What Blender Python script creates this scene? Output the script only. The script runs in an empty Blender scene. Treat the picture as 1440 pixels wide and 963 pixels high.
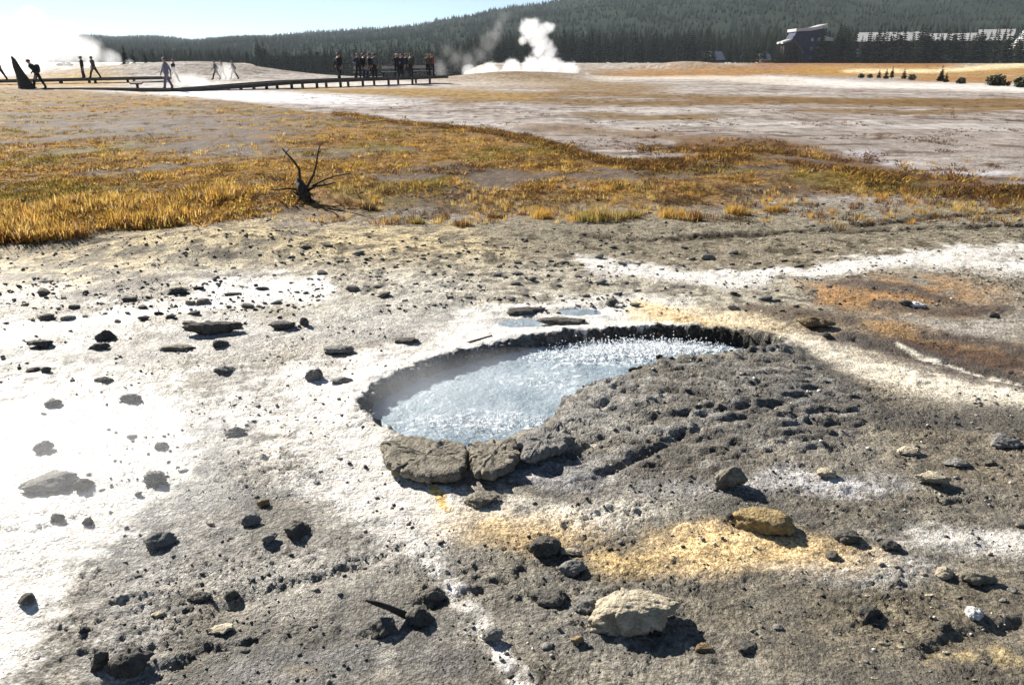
import bpy, math, random
import numpy as np
from mathutils import Vector, Matrix
R = math.radians
sc = bpy.context.scene
col = sc.collection
random.seed(7)
RNG = np.random.default_rng(11)

# ------------------------------------------------------------------ camera
CAM_H, TILT, FPX = 1.6, R(19.3), 1120.0
cd = bpy.data.cameras.new('camera'); cam = bpy.data.objects.new('camera', cd); col.objects.link(cam)
cam.location = (0, 0, CAM_H); cam.rotation_euler = (R(90) - TILT, 0, 0)
cd.sensor_width = 36.0; cd.lens = FPX / 1440 * 36.0
cd.clip_start = 0.05; cd.clip_end = 9000
sc.camera = cam
# ------------------------------------------------------------------ light
SUN_AZ, SUN_EL = R(-43), R(30)           # azimuth from +Y towards +X
w = bpy.data.worlds.new('World'); sc.world = w; w.use_nodes = True
nt = w.node_tree; nt.nodes.clear()
sky = nt.nodes.new('ShaderNodeTexSky'); sky.sky_type = 'NISHITA'; sky.sun_disc = False
sky.sun_elevation = SUN_EL; sky.sun_rotation = SUN_AZ
sky.altitude = 2200; sky.air_density = 0.75; sky.dust_density = 0.0; sky.ozone_density = 1.0
bg = nt.nodes.new('ShaderNodeBackground'); bg.inputs[1].default_value = 0.05
wo = nt.nodes.new('ShaderNodeOutputWorld')
nt.links.new(sky.outputs[0], bg.inputs[0]); nt.links.new(bg.outputs[0], wo.inputs[0])
sd = bpy.data.lights.new('sun', 'SUN'); sd.energy = 5.0; sd.angle = R(0.5); sd.color = (1.0, 0.95, 0.87)
so = bpy.data.objects.new('sun', sd); col.objects.link(so)
sdir = Vector((math.sin(SUN_AZ) * math.cos(SUN_EL), math.cos(SUN_AZ) * math.cos(SUN_EL), math.sin(SUN_EL)))
so.rotation_euler = sdir.to_track_quat('Z', 'Y').to_euler(); so.location = (-20, 20, 30)
sc.view_settings.view_transform = 'Standard'; sc.view_settings.look = 'None'
sc.view_settings.gamma = 1.0; sc.view_settings.use_curve_mapping = False
sc.view_settings.exposure = 1.2
sc.render.engine = 'CYCLES'
sc.cycles.max_bounces = 8; sc.cycles.volume_bounces = 4; sc.cycles.transparent_max_bounces = 8
sc.cycles.sample_clamp_indirect = 6; sc.cycles.caustics_reflective = False; sc.cycles.caustics_refractive = False

# ------------------------------------------------------------------ noise
_P = np.random.default_rng(3).permutation(256); _P = np.concatenate([_P, _P])
_A = np.random.default_rng(5).uniform(0, 2 * np.pi, 256)
_GX, _GY = np.cos(_A), np.sin(_A)
def perlin(x, y, s=0):
    x = x + s * 37.17; y = y + s * 11.73
    xi = np.floor(x).astype(np.int64); yi = np.floor(y).astype(np.int64)
    xf = x - xi; yf = y - yi; xi &= 255; yi &= 255
    u = xf * xf * xf * (xf * (xf * 6 - 15) + 10); v = yf * yf * yf * (yf * (yf * 6 - 15) + 10)
    def g(ix, iy, dx, dy):
        h = _P[_P[ix & 255] + (iy & 255)]
        return _GX[h] * dx + _GY[h] * dy
    a = g(xi, yi, xf, yf); b = g(xi + 1, yi, xf - 1, yf); c = g(xi, yi + 1, xf, yf - 1); d = g(xi + 1, yi + 1, xf - 1, yf - 1)
    return 1.5 * ((a * (1 - u) + b * u) * (1 - v) + (c * (1 - u) + d * u) * v)
def fbm(x, y, o=4, s=0, g=0.5):
    t = 0; a = 1.0; n = 0
    for k in range(o):
        t = t + a * perlin(x * 2 ** k, y * 2 ** k, s + k); n += a; a *= g
    return t / n
def sstep(a, b, x):
    t = np.clip((x - a) / (b - a), 0, 1); return t * t * (3 - 2 * t)
def segdist(u, v, pts, sx=1.0, sy=1.0):
    d = np.full(np.shape(u), 1e9)
    for (x0, y0), (x1, y1) in zip(pts[:-1], pts[1:]):
        ax, ay, bx, by = x0 * sx, y0 * sy, x1 * sx, y1 * sy
        px, py = u * sx - ax, v * sy - ay; ex, ey = bx - ax, by - ay
        t = np.clip((px * ex + py * ey) / (ex * ex + ey * ey + 1e-12), 0, 1)
        d = np.minimum(d, np.hypot(px - t * ex, py - t * ey))
    return d
def inpoly(u, v, pts):
    r = np.zeros(np.shape(u), bool); n = len(pts)
    for i in range(n):
        x0, y0 = pts[i]; x1, y1 = pts[(i + 1) % n]
        if y0 == y1: continue
        c = ((y0 > v) != (y1 > v)) & (u < (x1 - x0) * (v - y0) / (y1 - y0) + x0)
        r ^= c
    return r
def sdpoly(u, v, pts, sx=1.0, sy=1.0):      # signed distance, positive inside
    d = segdist(u, v, list(pts) + [pts[0]], sx, sy)
    return np.where(inpoly(u, v, pts), d, -d)
# -------------------------------------------------- where a spot of the photograph lies on the plain
CT, ST = math.cos(TILT), math.sin(TILT)
def px_to_plane(u, v, z=0.0):
    dx = (u - 720) / FPX; dv = (v - 481.5) / FPX
    dy = CT - dv * ST; dz = -ST - dv * CT
    t = (z - CAM_H) / dz
    return dx * t, dy * t
def plane_to_px(x, y, z=0.0):
    zz = z - CAM_H
    d = y * CT - zz * ST; vv = -(y * ST + zz * CT)
    d = np.maximum(d, 1e-3)
    return 720 + FPX * x / d, 481.5 + FPX * vv / d
def scale_at(x, y, z=0.0):                  # metres per pixel of the photograph
    return (y * CT - (z - CAM_H) * ST) / FPX
G = lambda pts: [px_to_plane(u, v) for u, v in pts]   # outline in metres

# ------------------------------------------------------------------ terrain heights
POOL = G([(505, 568), (540, 540), (590, 518), (650, 500), (720, 482), (800, 470), (870, 466), (940, 464), (1000, 468), (1050, 476),
          (1088, 492), (1080, 503), (1030, 506), (985, 516), (930, 526), (880, 541), (825, 556), (792, 570), (778, 592), (740, 612),
          (690, 628), (640, 634), (590, 624), (556, 606), (520, 585)])
PC = px_to_plane(800, 545)
FLOW = G([(1088, 486), (1180, 520), (1290, 560), (1440, 590)])
LEDGES = [G(p) for p in ([(960, 334), (1060, 330), (1160, 322), (1300, 308), (1440, 296)], [(1180, 325), (1300, 322), (1440, 318)],
          [(820, 330), (900, 338), (1000, 336)], [(0, 425), (120, 415), (240, 392), (330, 385)], [(0, 358), (80, 350), (160, 340), (300, 322), (420, 312)],
          [(60, 975), (210, 955), (300, 915), (350, 905), (520, 890)], [(1300, 905), (1380, 893), (1440, 880)], [(1190, 690), (1290, 700), (1440, 712)],
          [(1200, 478), (1330, 510), (1440, 540)], [(830, 690), (900, 645), (990, 610), (1060, 600), (1150, 560)], [(810, 640), (850, 620), (930, 600), (1060, 590)],
          [(0, 742), (70, 735), (130, 722)], [(330, 845), (480, 800), (560, 770)], [(600, 850), (660, 830), (740, 800)], [(860, 660), (960, 630), (1090, 640)])]
def macro(x, y):
    h = 0.05 * fbm(x / 7, y / 7, 3, 1) * sstep(4, 12, np.abs(y)) + 0.03 * fbm(x / 1.7, y / 1.7, 3, 5)
    # low mound on the near-right side of the spring
    mx, my = px_to_plane(990, 560)
    h = h + 0.075 * np.exp(-(((x - mx) / 0.75) ** 2 + ((y - my) / 0.55) ** 2))
    for pu, pv, a, b in ((742, 452, .20, .10), (815, 436, .17, .09)):
        qx, qy = px_to_plane(pu, pv); h = h - .04 * np.exp(-(((x - qx) / a) ** 2 + ((y - qy) / b) ** 2) ** 2)
    rx, ry = px_to_plane(1075, 495)
    h = h + 0.035 * np.exp(-(((x - rx) / 0.22) ** 2 + ((y - ry) / 0.25) ** 2))
    # far geyserite mounds
    d = 92.0
    for (u, ht, su, yy, sy) in ((200, 1.15, 10, 92, 11), (330, 1.25, 8, 96, 10), (760, .6, 9, 90, 9), (700, .45, 6, 84, 7), (955, 1.5, 11, 190, 14), (430, .25, 8, 95, 8)):
        cx = (u - 720) / FPX * yy
        h = h + ht * np.exp(-(((x - cx) / su) ** 2 + ((y - yy) / sy) ** 2))
    uu_ = 720 + FPX * x / np.maximum(y * CT + .5, 1); hol = sstep(345, 400, uu_) * sstep(690, 630, uu_)
    h = h + 1.7 * sstep(110, 330, y) * (1 - hol) - 3.9 * sstep(104, 170, y) * hol
    # pale sandy hump at the left and grass bench
    hx, hy = px_to_plane(310, 345); h = h + 0.13 * np.exp(-(((x - hx) / 0.9) ** 2 + ((y - hy) / 0.5) ** 2))
    g = sdpoly(x, y, GRASS_Z); h = h + 0.09 * sstep(-0.1, 1.2, g) * (y < 60)
    return h
GRASS = [(-300, 375), (0, 352), (60, 348), (150, 333), (250, 319), (330, 311), (430, 303), (500, 303), (600, 298), (700, 292), (800, 292), (900, 296),
         (1000, 290), (1100, 280), (1250, 276), (1440, 272), (1700, 270), (1700, 262), (1440, 262), (1330, 258), (1240, 246), (1160, 226), (1060, 205),
         (960, 214), (900, 238), (860, 232), (800, 210), (740, 195), (660, 180), (560, 172), (450, 158), (330, 142), (200, 130), (90, 125), (-300, 120)]
GRASS_Z = G(GRASS)
def fine(x, y, near, smooth):
    # crust relief: warped, terraced, gritty
    wx = x + 0.06 * fbm(x * 3, y * 3, 2, 21); wy = y + 0.06 * fbm(x * 3 + 9, y * 3, 2, 23)
    a = 0.013 * fbm(wx * 4.5, wy * 7, 3, 31)
    rdg = 1 - np.abs(fbm(wx * 5 - wy * 3, wy * 9 + wx * 2, 3, 41)); rdg = rdg ** 4
    b = 0.009 * (rdg - .45)
    patch = .35 + sstep(-.1, .3, fbm(x * 1.4, y * 1.9, 3, 77))
    patch = patch * (1 + .25 * sstep(1.5, .3, np.hypot((x + .9) / 1.0, (y - 2.4) / 1.0)))
    c = patch * (0.010 * np.maximum(0, fbm(wx * 15, wy * 21, 3, 51, .62) - 0.05) + 0.0030 * perlin(x * 36, y * 42, 61) + 0.0024 * perlin(x * 66, y * 70, 62))
    fl = fbm(wx * 4 - wy * 2.5, wy * 13 + wx * 2, 4, 71, .6) * 5; lum = .008 * (fl - np.floor(fl)) * patch
    return near * (a + (1 - smooth) * (b + c + lum * 0.8))

# masks of what lies where, in metres on the plain, edges broken by noise
def masks(x, y):
    u, v = plane_to_px(x, y)
    n1 = fbm(x * 1.3, y * 1.6, 4, 101); n2 = fbm(x * 4, y * 5, 3, 111); n3 = fbm(x * .22, y * .5, 4, 121); n4 = fbm(x * 13, y * 14, 3, 131)
    uu = u + 55 * n1 + 22 * n2 + 8 * n4; vv = v + (26 * n1 + 14 * n2 + 6 * n4) * sstep(150, 520, v)
    def blob(cx, cy, rx, ry, p=1.0, rot=0.0):
        a, b = uu - cx, vv - cy
        if rot: c, s = math.cos(rot), math.sin(rot); a, b = a * c + b * s, -a * s + b * c
        return np.clip(1.35 - np.hypot(a / rx, b / ry), 0, 1) ** p
    def band(pts, wd):
        return np.clip(1.4 - segdist(uu, vv, pts) / wd, 0, 1)
    return u, v, uu, vv, n1, n2, n3, n4, blob, band

class MB:                                    # gathers verts and faces, links ONE mesh object
    def __init__(s): s.v = []; s.f = []; s.m = []
    def add(s, vs, fs, mi=0):
        o = len(s.v); s.v += [tuple(p) for p in vs]; s.f += [tuple(i + o for i in f) for f in fs]; s.m += [mi] * len(fs)
    def box(s, c, d, rz=0.0, mi=0, rx=0.0):
        M = Matrix.Translation(c) @ Matrix.Rotation(rz, 4, 'Z') @ Matrix.Rotation(rx, 4, 'X')
        vs = [M @ Vector((a * d[0] / 2, b * d[1] / 2, e * d[2] / 2)) for e in (-1, 1) for a, b in ((-1, -1), (1, -1), (1, 1), (-1, 1))]
        s.add(vs, [(3, 2, 1, 0), (4, 5, 6, 7), (0, 1, 5, 4), (1, 2, 6, 5), (2, 3, 7, 6), (3, 0, 4, 7)], mi)
    def tube(s, pts, rads, n=8, mi=0):
        o = []; pts = [Vector(p) for p in pts]
        for i, p in enumerate(pts):
            t = (pts[min(i + 1, len(pts) - 1)] - pts[max(i - 1, 0)]).normalized()
            a = t.orthogonal().normalized() if i == 0 else (o_a - t * o_a.dot(t)).normalized()
            o_a = a; b = t.cross(a)
            o += [p + (a * math.cos(2 * math.pi * k / n) + b * math.sin(2 * math.pi * k / n)) * rads[i] for k in range(n)]
        f = [(i * n + k, i * n + (k + 1) % n, (i + 1) * n + (k + 1) % n, (i + 1) * n + k) for i in range(len(pts) - 1) for k in range(n)]
        f += [tuple(range(n))[::-1], tuple((len(pts) - 1) * n + k for k in range(n))]
        s.add(o, f, mi)
    def build(s, name, mats, parent=None, smooth=False, loc=None):
        me = bpy.data.meshes.new(name); me.from_pydata(s.v, [], s.f)
        for m in (mats if isinstance(mats, (list, tuple)) else [mats]): me.materials.append(m)
        if len(s.m): me.polygons.foreach_set('material_index', s.m)
        if smooth: me.polygons.foreach_set('use_smooth', [True] * len(me.polygons))
        o = bpy.data.objects.new(name, me); col.objects.link(o)
        if parent: o.parent = parent
        if loc is not None: o.location = loc
        return o
def np_mesh(name, V, F, mat, smooth=True):
    V = np.asarray(V, np.float32); F = np.asarray(F, np.int32); k = F.shape[1]
    me = bpy.data.meshes.new(name); me.vertices.add(len(V)); me.vertices.foreach_set('co', V.ravel())
    me.loops.add(F.size); me.loops.foreach_set('vertex_index', F.ravel())
    me.polygons.add(len(F)); me.polygons.foreach_set('loop_start', np.arange(0, F.size, k, dtype=np.int32))
    if smooth: me.polygons.foreach_set('use_smooth', np.ones(len(F), bool))
    me.update(calc_edges=True); me.validate()
    me.materials.append(mat)
    return me
def link(name, me, parent=None):
    o = bpy.data.objects.new(name, me); col.objects.link(o)
    if parent: o.parent = parent
    return o
def tag(o, label=None, cat=None, group=None, kind=None):
    if label: o['label'] = label
    if cat: o['category'] = cat
    if group: o['group'] = group
    if kind: o['kind'] = kind
    return o
def thing(name, loc, label, cat, group=None, rz=0.0):
    o = bpy.data.objects.new(name, None); col.objects.link(o); o.empty_display_size = .1
    o.location = loc; o.rotation_euler = (0, 0, rz)
    return tag(o, label, cat, group)
def copy_tree(o, parent=None):
    c = o.copy(); col.objects.link(c)
    if parent: c.parent = parent
    for ch in o.children: copy_tree(ch, c)
    return c
# ------------------------------------------------------------------ materials
def mat(name):
    m = bpy.data.materials.new(name); m.use_nodes = True; t = m.node_tree; t.nodes.clear()
    return m, t
def N(t, kind, **kw):
    n = t.nodes.new(kind)
    for k, v in kw.items():
        if k.startswith('i_'):
            key = k[2:]; key = int(key) if key.isdigit() else key
            n.inputs[key].default_value = v
        else: setattr(n, k, v)
    return n
def math_(t, op, a, b=None, c=None, clamp=False):
    n = t.nodes.new('ShaderNodeMath'); n.operation = op; n.use_clamp = clamp
    for i, x in enumerate((a, b, c)):
        if x is None: continue
        if isinstance(x, (int, float)): n.inputs[i].default_value = x
        else: t.links.new(x, n.inputs[i])
    return n.outputs[0]
def rampn(t, fac, stops):
    n = t.nodes.new('ShaderNodeValToRGB'); e = n.color_ramp.elements
    for i, (p, c) in enumerate(stops):
        q = e[i] if i < 2 else e.new(p)
        q.position = p; q.color = (*c, 1) if len(c) == 3 else c
    t.links.new(fac, n.inputs[0]); return n.outputs[0]
def simple(name, c1, c2=None, scale=8.0, rough=0.8, bump=0.0, bscale=60.0, coord='Object', spec=0.3, randv=0.0, transl=0.0):
    m, t = mat(name)
    tc = N(t, 'ShaderNodeTexCoord'); ns = N(t, 'ShaderNodeTexNoise', i_Scale=scale, i_Detail=6.0, i_Roughness=.65)
    t.links.new(tc.outputs[coord], ns.inputs['Vector'])
    c = rampn(t, ns.outputs[0], [(.32, c1), (.68, c2 or c1)])
    if randv:
        oi = N(t, 'ShaderNodeObjectInfo'); hs = N(t, 'ShaderNodeHueSaturation')
        t.links.new(math_(t, 'MULTIPLY_ADD', oi.outputs['Random'], 2 * randv, 1 - randv), hs.inputs['Value']); t.links.new(c, hs.inputs['Color']); c = hs.outputs[0]
    b = N(t, 'ShaderNodeBsdfPrincipled', i_Roughness=rough); b.inputs['Specular IOR Level'].default_value = spec
    t.links.new(c, b.inputs['Base Color'])
    if bump:
        n2 = N(t, 'ShaderNodeTexNoise', i_Scale=bscale, i_Detail=5.0, i_Roughness=.7); t.links.new(tc.outputs[coord], n2.inputs['Vector'])
        bp = N(t, 'ShaderNodeBump', i_Strength=1.0, i_Distance=bump); t.links.new(n2.outputs[0], bp.inputs['Height']); t.links.new(bp.outputs[0], b.inputs['Normal'])
    o = N(t, 'ShaderNodeOutputMaterial'); sh = b.outputs[0]
    if transl:
        tr = N(t, 'ShaderNodeBsdfTranslucent'); t.links.new(c, tr.inputs[0]); mx = N(t, 'ShaderNodeMixShader'); mx.inputs[0].default_value = transl
        t.links.new(sh, mx.inputs[1]); t.links.new(tr.outputs[0], mx.inputs[2]); sh = mx.outputs[0]
    t.links.new(sh, o.inputs[0]); return m

def ground_mat():
    m, t = mat('geyserite_ground')
    at = N(t, 'ShaderNodeAttribute', attribute_name='albedo'); geo = N(t, 'ShaderNodeNewGeometry')
    def noise(s, d=5.0, r=.65):
        n = N(t, 'ShaderNodeTexNoise', i_Scale=s, i_Detail=d, i_Roughness=r); t.links.new(geo.outputs['Position'], n.inputs['Vector']); return n.outputs[0]
    grit = noise(55.0, 6.0, .72); spk = noise(150.0, 3.0, .6); mid = noise(14.0, 5.0)
    # speckled grains: darker and paler grains of the same crust
    k = math_(t, 'MINIMUM', math_(t, 'MAXIMUM', math_(t, 'MULTIPLY_ADD', grit, 5.4, -1.65), .12), 2.3); k2 = math_(t, 'MULTIPLY_ADD', spk, 1.6, .2); k3 = math_(t, 'MULTIPLY_ADD', mid, 1.3, .35)
    k = math_(t, 'MULTIPLY', math_(t, 'MULTIPLY', k, k2), k3)
    wet = at.outputs['Alpha']
    k = math_(t, 'ADD', math_(t, 'MULTIPLY', k, .88), .12)
    sp = N(t, 'ShaderNodeSeparateColor'); t.links.new(at.outputs['Color'], sp.inputs[0])      # white sinter and painted glare keep fewer dark grains
    wf = math_(t, 'MULTIPLY', math_(t, 'SUBTRACT', sp.outputs[2], .34), 2.6, clamp=True); kk = N(t, 'ShaderNodeMix', data_type='FLOAT'); t.links.new(math_(t, 'MULTIPLY', wf, .85), kk.inputs[0]); t.links.new(k, kk.inputs[2]); kk.inputs[3].default_value = 1.0; k = kk.outputs[0]
    vm = N(t, 'ShaderNodeVectorMath', operation='SCALE'); hue = rampn(t, grit, [(.40, (1.0, .90, .76)), (.56, (1.0, .99, .96))]); hm = N(t, 'ShaderNodeVectorMath', operation='MULTIPLY'); t.links.new(at.outputs['Color'], hm.inputs[0]); t.links.new(hue, hm.inputs[1]); t.links.new(hm.outputs[0], vm.inputs[0]); t.links.new(k, vm.inputs['Scale'])
    b = N(t, 'ShaderNodeBsdfPrincipled'); t.links.new(vm.outputs[0], b.inputs['Base Color'])
    rg = math_(t, 'MULTIPLY_ADD', wet, -.52, .80); rg = math_(t, 'ADD', rg, math_(t, 'MULTIPLY_ADD', grit, .24, -.12)); t.links.new(rg, b.inputs['Roughness'])
    t.links.new(math_(t, 'MULTIPLY_ADD', wet, .6, .06), b.inputs['Specular IOR Level'])
    vo = N(t, 'ShaderNodeTexVoronoi', i_Scale=70.0); t.links.new(geo.outputs['Position'], vo.inputs['Vector'])
    hgt = math_(t, 'ADD', math_(t, 'MULTIPLY', grit, 1.3), math_(t, 'MULTIPLY', spk, .8)); hgt = math_(t, 'SUBTRACT', hgt, math_(t, 'MULTIPLY', vo.outputs[0], .5))
    bp = N(t, 'ShaderNodeBump', i_Distance=.015); t.links.new(hgt, bp.inputs['Height']); t.links.new(math_(t, 'MULTIPLY_ADD', wet, -.25, 1.0), bp.inputs['Strength'])
    t.links.new(bp.outputs[0], b.inputs['Normal'])
    o = N(t, 'ShaderNodeOutputMaterial'); t.links.new(b.outputs[0], o.inputs[0]); return m
M_ground = ground_mat()

# ------------------------------------------------------------------ the ground sheet
NC = 800
def make_ground():
    ys = [1.05]
    while ys[-1] < 3200:
        y = ys[-1]; k = .0029 if y < 9 else (.0029 + (.0065 - .0029) * min(1, (y - 9) / 8) if y < 110 else .02)
        ys.append(y + k * (y + .9))
    ys = np.array([-40, -15, -6, -3, -1.5, -.6, 0, .35, .6, .8, .93] + ys)
    s = np.linspace(-1, 1, NC); ts = .93 * s + 3.2 * np.sign(s) * np.maximum(0, np.abs(s) - .93) ** 1.3 * 9
    wd = np.where(ys > 1.05, ys + .9, 1.95 + np.maximum(0, -ys) * .6)
    X = wd[:, None] * ts[None, :]; Y = np.repeat(ys[:, None], NC, 1)
    x, y = X.ravel(), Y.ravel()
    u, v, uu, vv, n1, n2, n3, n4, blob, band = masks(x, y)
    near = 1 - sstep(9, 26, y); near = near * (y > .5)
    # ---- albedo, from the far plain to the near crust
    C = np.empty((len(x), 3)); wet = np.zeros(len(x))
    def mixin(c, m, wetv=None):
        m = np.clip(m, 0, 1)[:, None]; C[:] = C * (1 - m) + np.array(c) * m
        if wetv is not None: wet[:] = wet * (1 - m[:, 0]) + wetv * m[:, 0]
    C[:] = (.275, .24, .18)
    far = 1 - sstep(270, 330, vv)
    mixin((.33, .295, .275), far * sstep(60, 140, v))                          # pinkish sinter flat
    st = fbm(x * .12, y * .20, 4, 141); st2 = fbm(x * .8, y * 1.15, 4, 143, .6)
    mixin((.10, .07, .045), far * sstep(.10, .26, fbm(x * .5, y * 1.1, 4, 147, .65)) * .8)
    mixin((.47, .45, .44), far * sstep(.0, .35, st + st2 * .8) * .8)
    # brown and ochre plant stripes of the far flat
    for pts, wdt, c in (([(640, 143), (800, 131), (1000, 138), (1200, 142), (1440, 142)], 3.5, (.20, .125, .05)), ([(480, 127), (640, 133), (760, 141), (900, 146), (1100, 143), (1440, 150)], 4.0, (.19, .12, .05)),
                        ([(470, 125), (560, 128), (700, 135)], 6.0, (.30, .20, .07)), ([(1140, 156), (1300, 158), (1440, 152)], 3.0, (.22, .15, .08)), ([(840, 162), (900, 166), (980, 165)], 4.0, (.2, .14, .07)),
                        ([(640, 118), (760, 117), (880, 125)], 6.0, (.24, .17, .09)), ([(770, 180), (900, 190), (1100, 205)], 5.0, (.23, .17, .12)), ([(860, 105), (960, 104), (1120, 102), (1240, 105)], 3.5, (.30, .16, .045)),
                        ([(1080, 95), (1200, 95), (1300, 97)], 4.0, (.24, .11, .04)), ([(1150, 102), (1440, 103)], 4.0, (.34, .2, .055)), ([(1320, 111), (1440, 113)], 4.5, (.32, .17, .05)), ([(0, 119), (130, 117)], 5, (.34, .22, .06))):
        d = segdist(u, v + 3.0 * n3 + 1.2 * n1, pts, .10, 1); mixin(c, np.clip(1.5 - d / wdt, 0, 1) * sstep(-.35, .1, st2 + .25) * .95)
    for pts, wdt, c in (([(1080, 112), (1200, 119), (1440, 125)], 4.5, (.66, .63, .62)), ([(1200, 102), (1320, 102), (1440, 97)], 1.6, (.62, .52, .33)), ([(860, 112), (1000, 110), (1100, 114)], 3, (.55, .5, .44))):
        mixin(c, np.clip(1.5 - segdist(u, v + 2 * n3, pts, .1, 1) / wdt, 0, 1))
    mixin((.62, .62, .66), np.clip(1.4 - np.hypot((u - 360) / 190, (v - 136 - (u - 360) * .035) / 8), 0, 1) * sstep(-.35, .15, st2 + .2), .75)   # wet white sheet
    mixin((.60, .57, .55), np.clip(1.4 - np.hypot((u - 480) / 260, (v - 119) / 5), 0, 1) * .8)
    for cx, cy, rx, ry in ((1215, 216, 26, 6), (1260, 230, 36, 4), (1370, 243, 60, 3)):
        mixin((.62, .62, .68), np.clip(1.3 - np.hypot((u + 8 * n2 - cx) / rx, (v - cy) / ry), 0, 1), .85)
    mixin((.16, .145, .125), np.clip(1.3 - np.hypot((u - 250) / 230, (v - 106) / 7), 0, 1) * sstep(-.5, .1, st2 + n2)); mixin((.3, .27, .24), np.clip(1.3 - np.hypot((u - 955) / 80, (v - 97) / 3), 0, 1)); mixin((.2, .16, .12), np.clip(1.3 - np.hypot((u - 740) / 160, (v - 106) / 7), 0, 1) * .9 * sstep(-.5, .1, st2 + n2))
    # meadow
    gd = sdpoly(u + 20 * n1 * sstep(140, 300, v), v + (14 * n3 + 8 * n1) * sstep(120, 300, v), GRASS) ; gm = sstep(-4, 9, gd)
    mixin((.14, .105, .078), gm * .9)
    gg = gm * sstep(-.22, .12, fbm(x * .35, y * .55, 4, 151)); mixin((.29, .17, .05), gg * .85)
    mixin((.21, .17, .05), gm * sstep(.05, .3, fbm(x * .3, y * .4, 3, 153)) * .7)
    mixin((.19, .16, .14), gm * np.clip(1.4 - np.hypot((uu - 215) / 190, (vv - 182) / 22), 0, 1)); mixin((.19, .165, .145), gm * np.clip(1.3 - np.hypot((uu - 330) / 90, (vv - 222) / 16), 0, 1))
    mixin((.10, .05, .025), np.clip(1.35 - segdist(u, v, [(470, 162), (590, 178), (700, 190), (770, 205), (860, 230), (960, 238)]) / 7, 0, 1) * .9)
    mixin((.17, .095, .04), np.clip(1.3 - segdist(u, v, [(960, 205), (1080, 203), (1180, 225), (1280, 250), (1440, 268)]) / 11, 0, 1) * sstep(-.4, .05, n2 + .2) * .9)
    # tan rubble apron
    mixin((.56, .47, .30), band([(-50, 410), (120, 380), (330, 350), (520, 350), (700, 345)], 36) * sstep(-.3, .1, n2 + n1))
    mixin((.27, .245, .19), band([(700, 320), (1000, 325), (1440, 320)], 30) * .9); mixin((.13, .115, .085), band([(0, 440), (150, 420), (300, 390)], 14) * sstep(-.1, .25, n2) * .9)
    mixin((.43, .40, .32), band([(250, 400), (700, 395), (900, 410), (1200, 420)], 34) * .85 * sstep(-.35, .1, n2 + n4)); mixin((.46, .44, .38), band([(420, 440), (650, 425)], 24) * .8)
    mixin((.14, .128, .102), sstep(580, 700, vv) * .9)
    lo = fbm(x * 1.0 + 4, y * 1.5, 4, 165, .6); nz = sstep(600, 680, v)
    mixin((.085, .078, .064), nz * sstep(.05, .2, lo) * .8, .68); mixin((.30, .28, .24), nz * sstep(-.1, -.28, lo) * .55, .3)
    mixin((.085, .07, .045), sstep(.12, .24, fbm(x * 4.5, y * 3.2, 4, 149, .65)) * sstep(310, 335, v) * sstep(470, 420, v) * .85)
    # white sinter, wet sheets and painted sun glare
    W = (.78, .77, .75)
    mixin(W, band([(-80, 488), (120, 450), (250, 428), (400, 406), (450, 400)], 15), .6)
    mixin((.42, .41, .39), band([(0, 505), (200, 490), (400, 470), (560, 455), (640, 450)], 26) * .8, .45)
    mixin(W, band([(830, 372), (1000, 392), (1150, 374), (1300, 372), (1500, 372)], 11), .4); mixin(W, band([(1080, 386), (1250, 362), (1500, 345)], 8), .4)
    mixin((.70, .69, .66), band([(640, 455), (700, 440), (780, 425), (900, 440)], 13), .5)
    gl = np.clip(sdpoly(uu, vv, [(-400, 545), (60, 528), (180, 540), (270, 560), (285, 620), (255, 690), (190, 745), (110, 800), (80, 860), (40, 930), (-30, 1000), (-400, 1000)]) / 50 + .6 + .9 * n4 + .4 * n2, 0, 1)
    mixin((.72, .71, .69), gl, .8)  # sun glare on the wet sheet, painted in as white
    mixin((.30, .29, .275), band([(330, 560), (300, 640), (260, 740), (200, 830), (150, 930)], 55) * (1 - gl) * .9, .22)
    mixin(W, band([(425, 600), (480, 560), (540, 520), (640, 484), (800, 455), (960, 452)], 27), .5)
    mixin(W, band([(440, 560), (480, 610), (510, 650), (545, 695), (610, 725)], 52), .35)
    mixin((.66, .65, .63), band([(340, 570), (420, 620), (500, 680), (570, 730)], 55) * .85 * sstep(-.4, .1, n4 + n2 * .5), .3)
    mixin((.74, .62, .42), band([(900, 446), (1040, 448), (1110, 470)], 13), .3); mixin((.76, .70, .58), band([(1100, 480), (1190, 510), (1300, 540), (1460, 570)], 21), .3)
    mixin((.66, .46, .22), band([(930, 445), (985, 455)], 7) * .8); mixin((.66, .5, .28), band([(1150, 470), (1240, 480), (1330, 500), (1440, 512)], 6) * .8)
    mixin((.33, .185, .065), (1.3 * blob(1275, 420, 135, 24) + blob(1190, 415, 60, 14)) * sstep(-.35, .1, n2 + .1) * .95); mixin((.13, .095, .055), blob(1150, 448, 90, 16) * .9)
    mixin((.085, .045, .02), blob(1350, 502, 140, 32, 1, .2) * 1.4, .3); mixin((.30, .18, .07), blob(1300, 470, 120, 9, 1, .15) * 1.2, .3); mixin((.1, .065, .04), blob(1185, 478, 60, 8, 1, .2) * .8); mixin((.40, .38, .35), blob(1380, 460, 90, 16) * .7, .3)
    mixin((.10, .085, .06), band([(1120, 510), (1180, 545), (1240, 585), (1350, 600), (1460, 600)], 20) * .95, .25)
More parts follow.
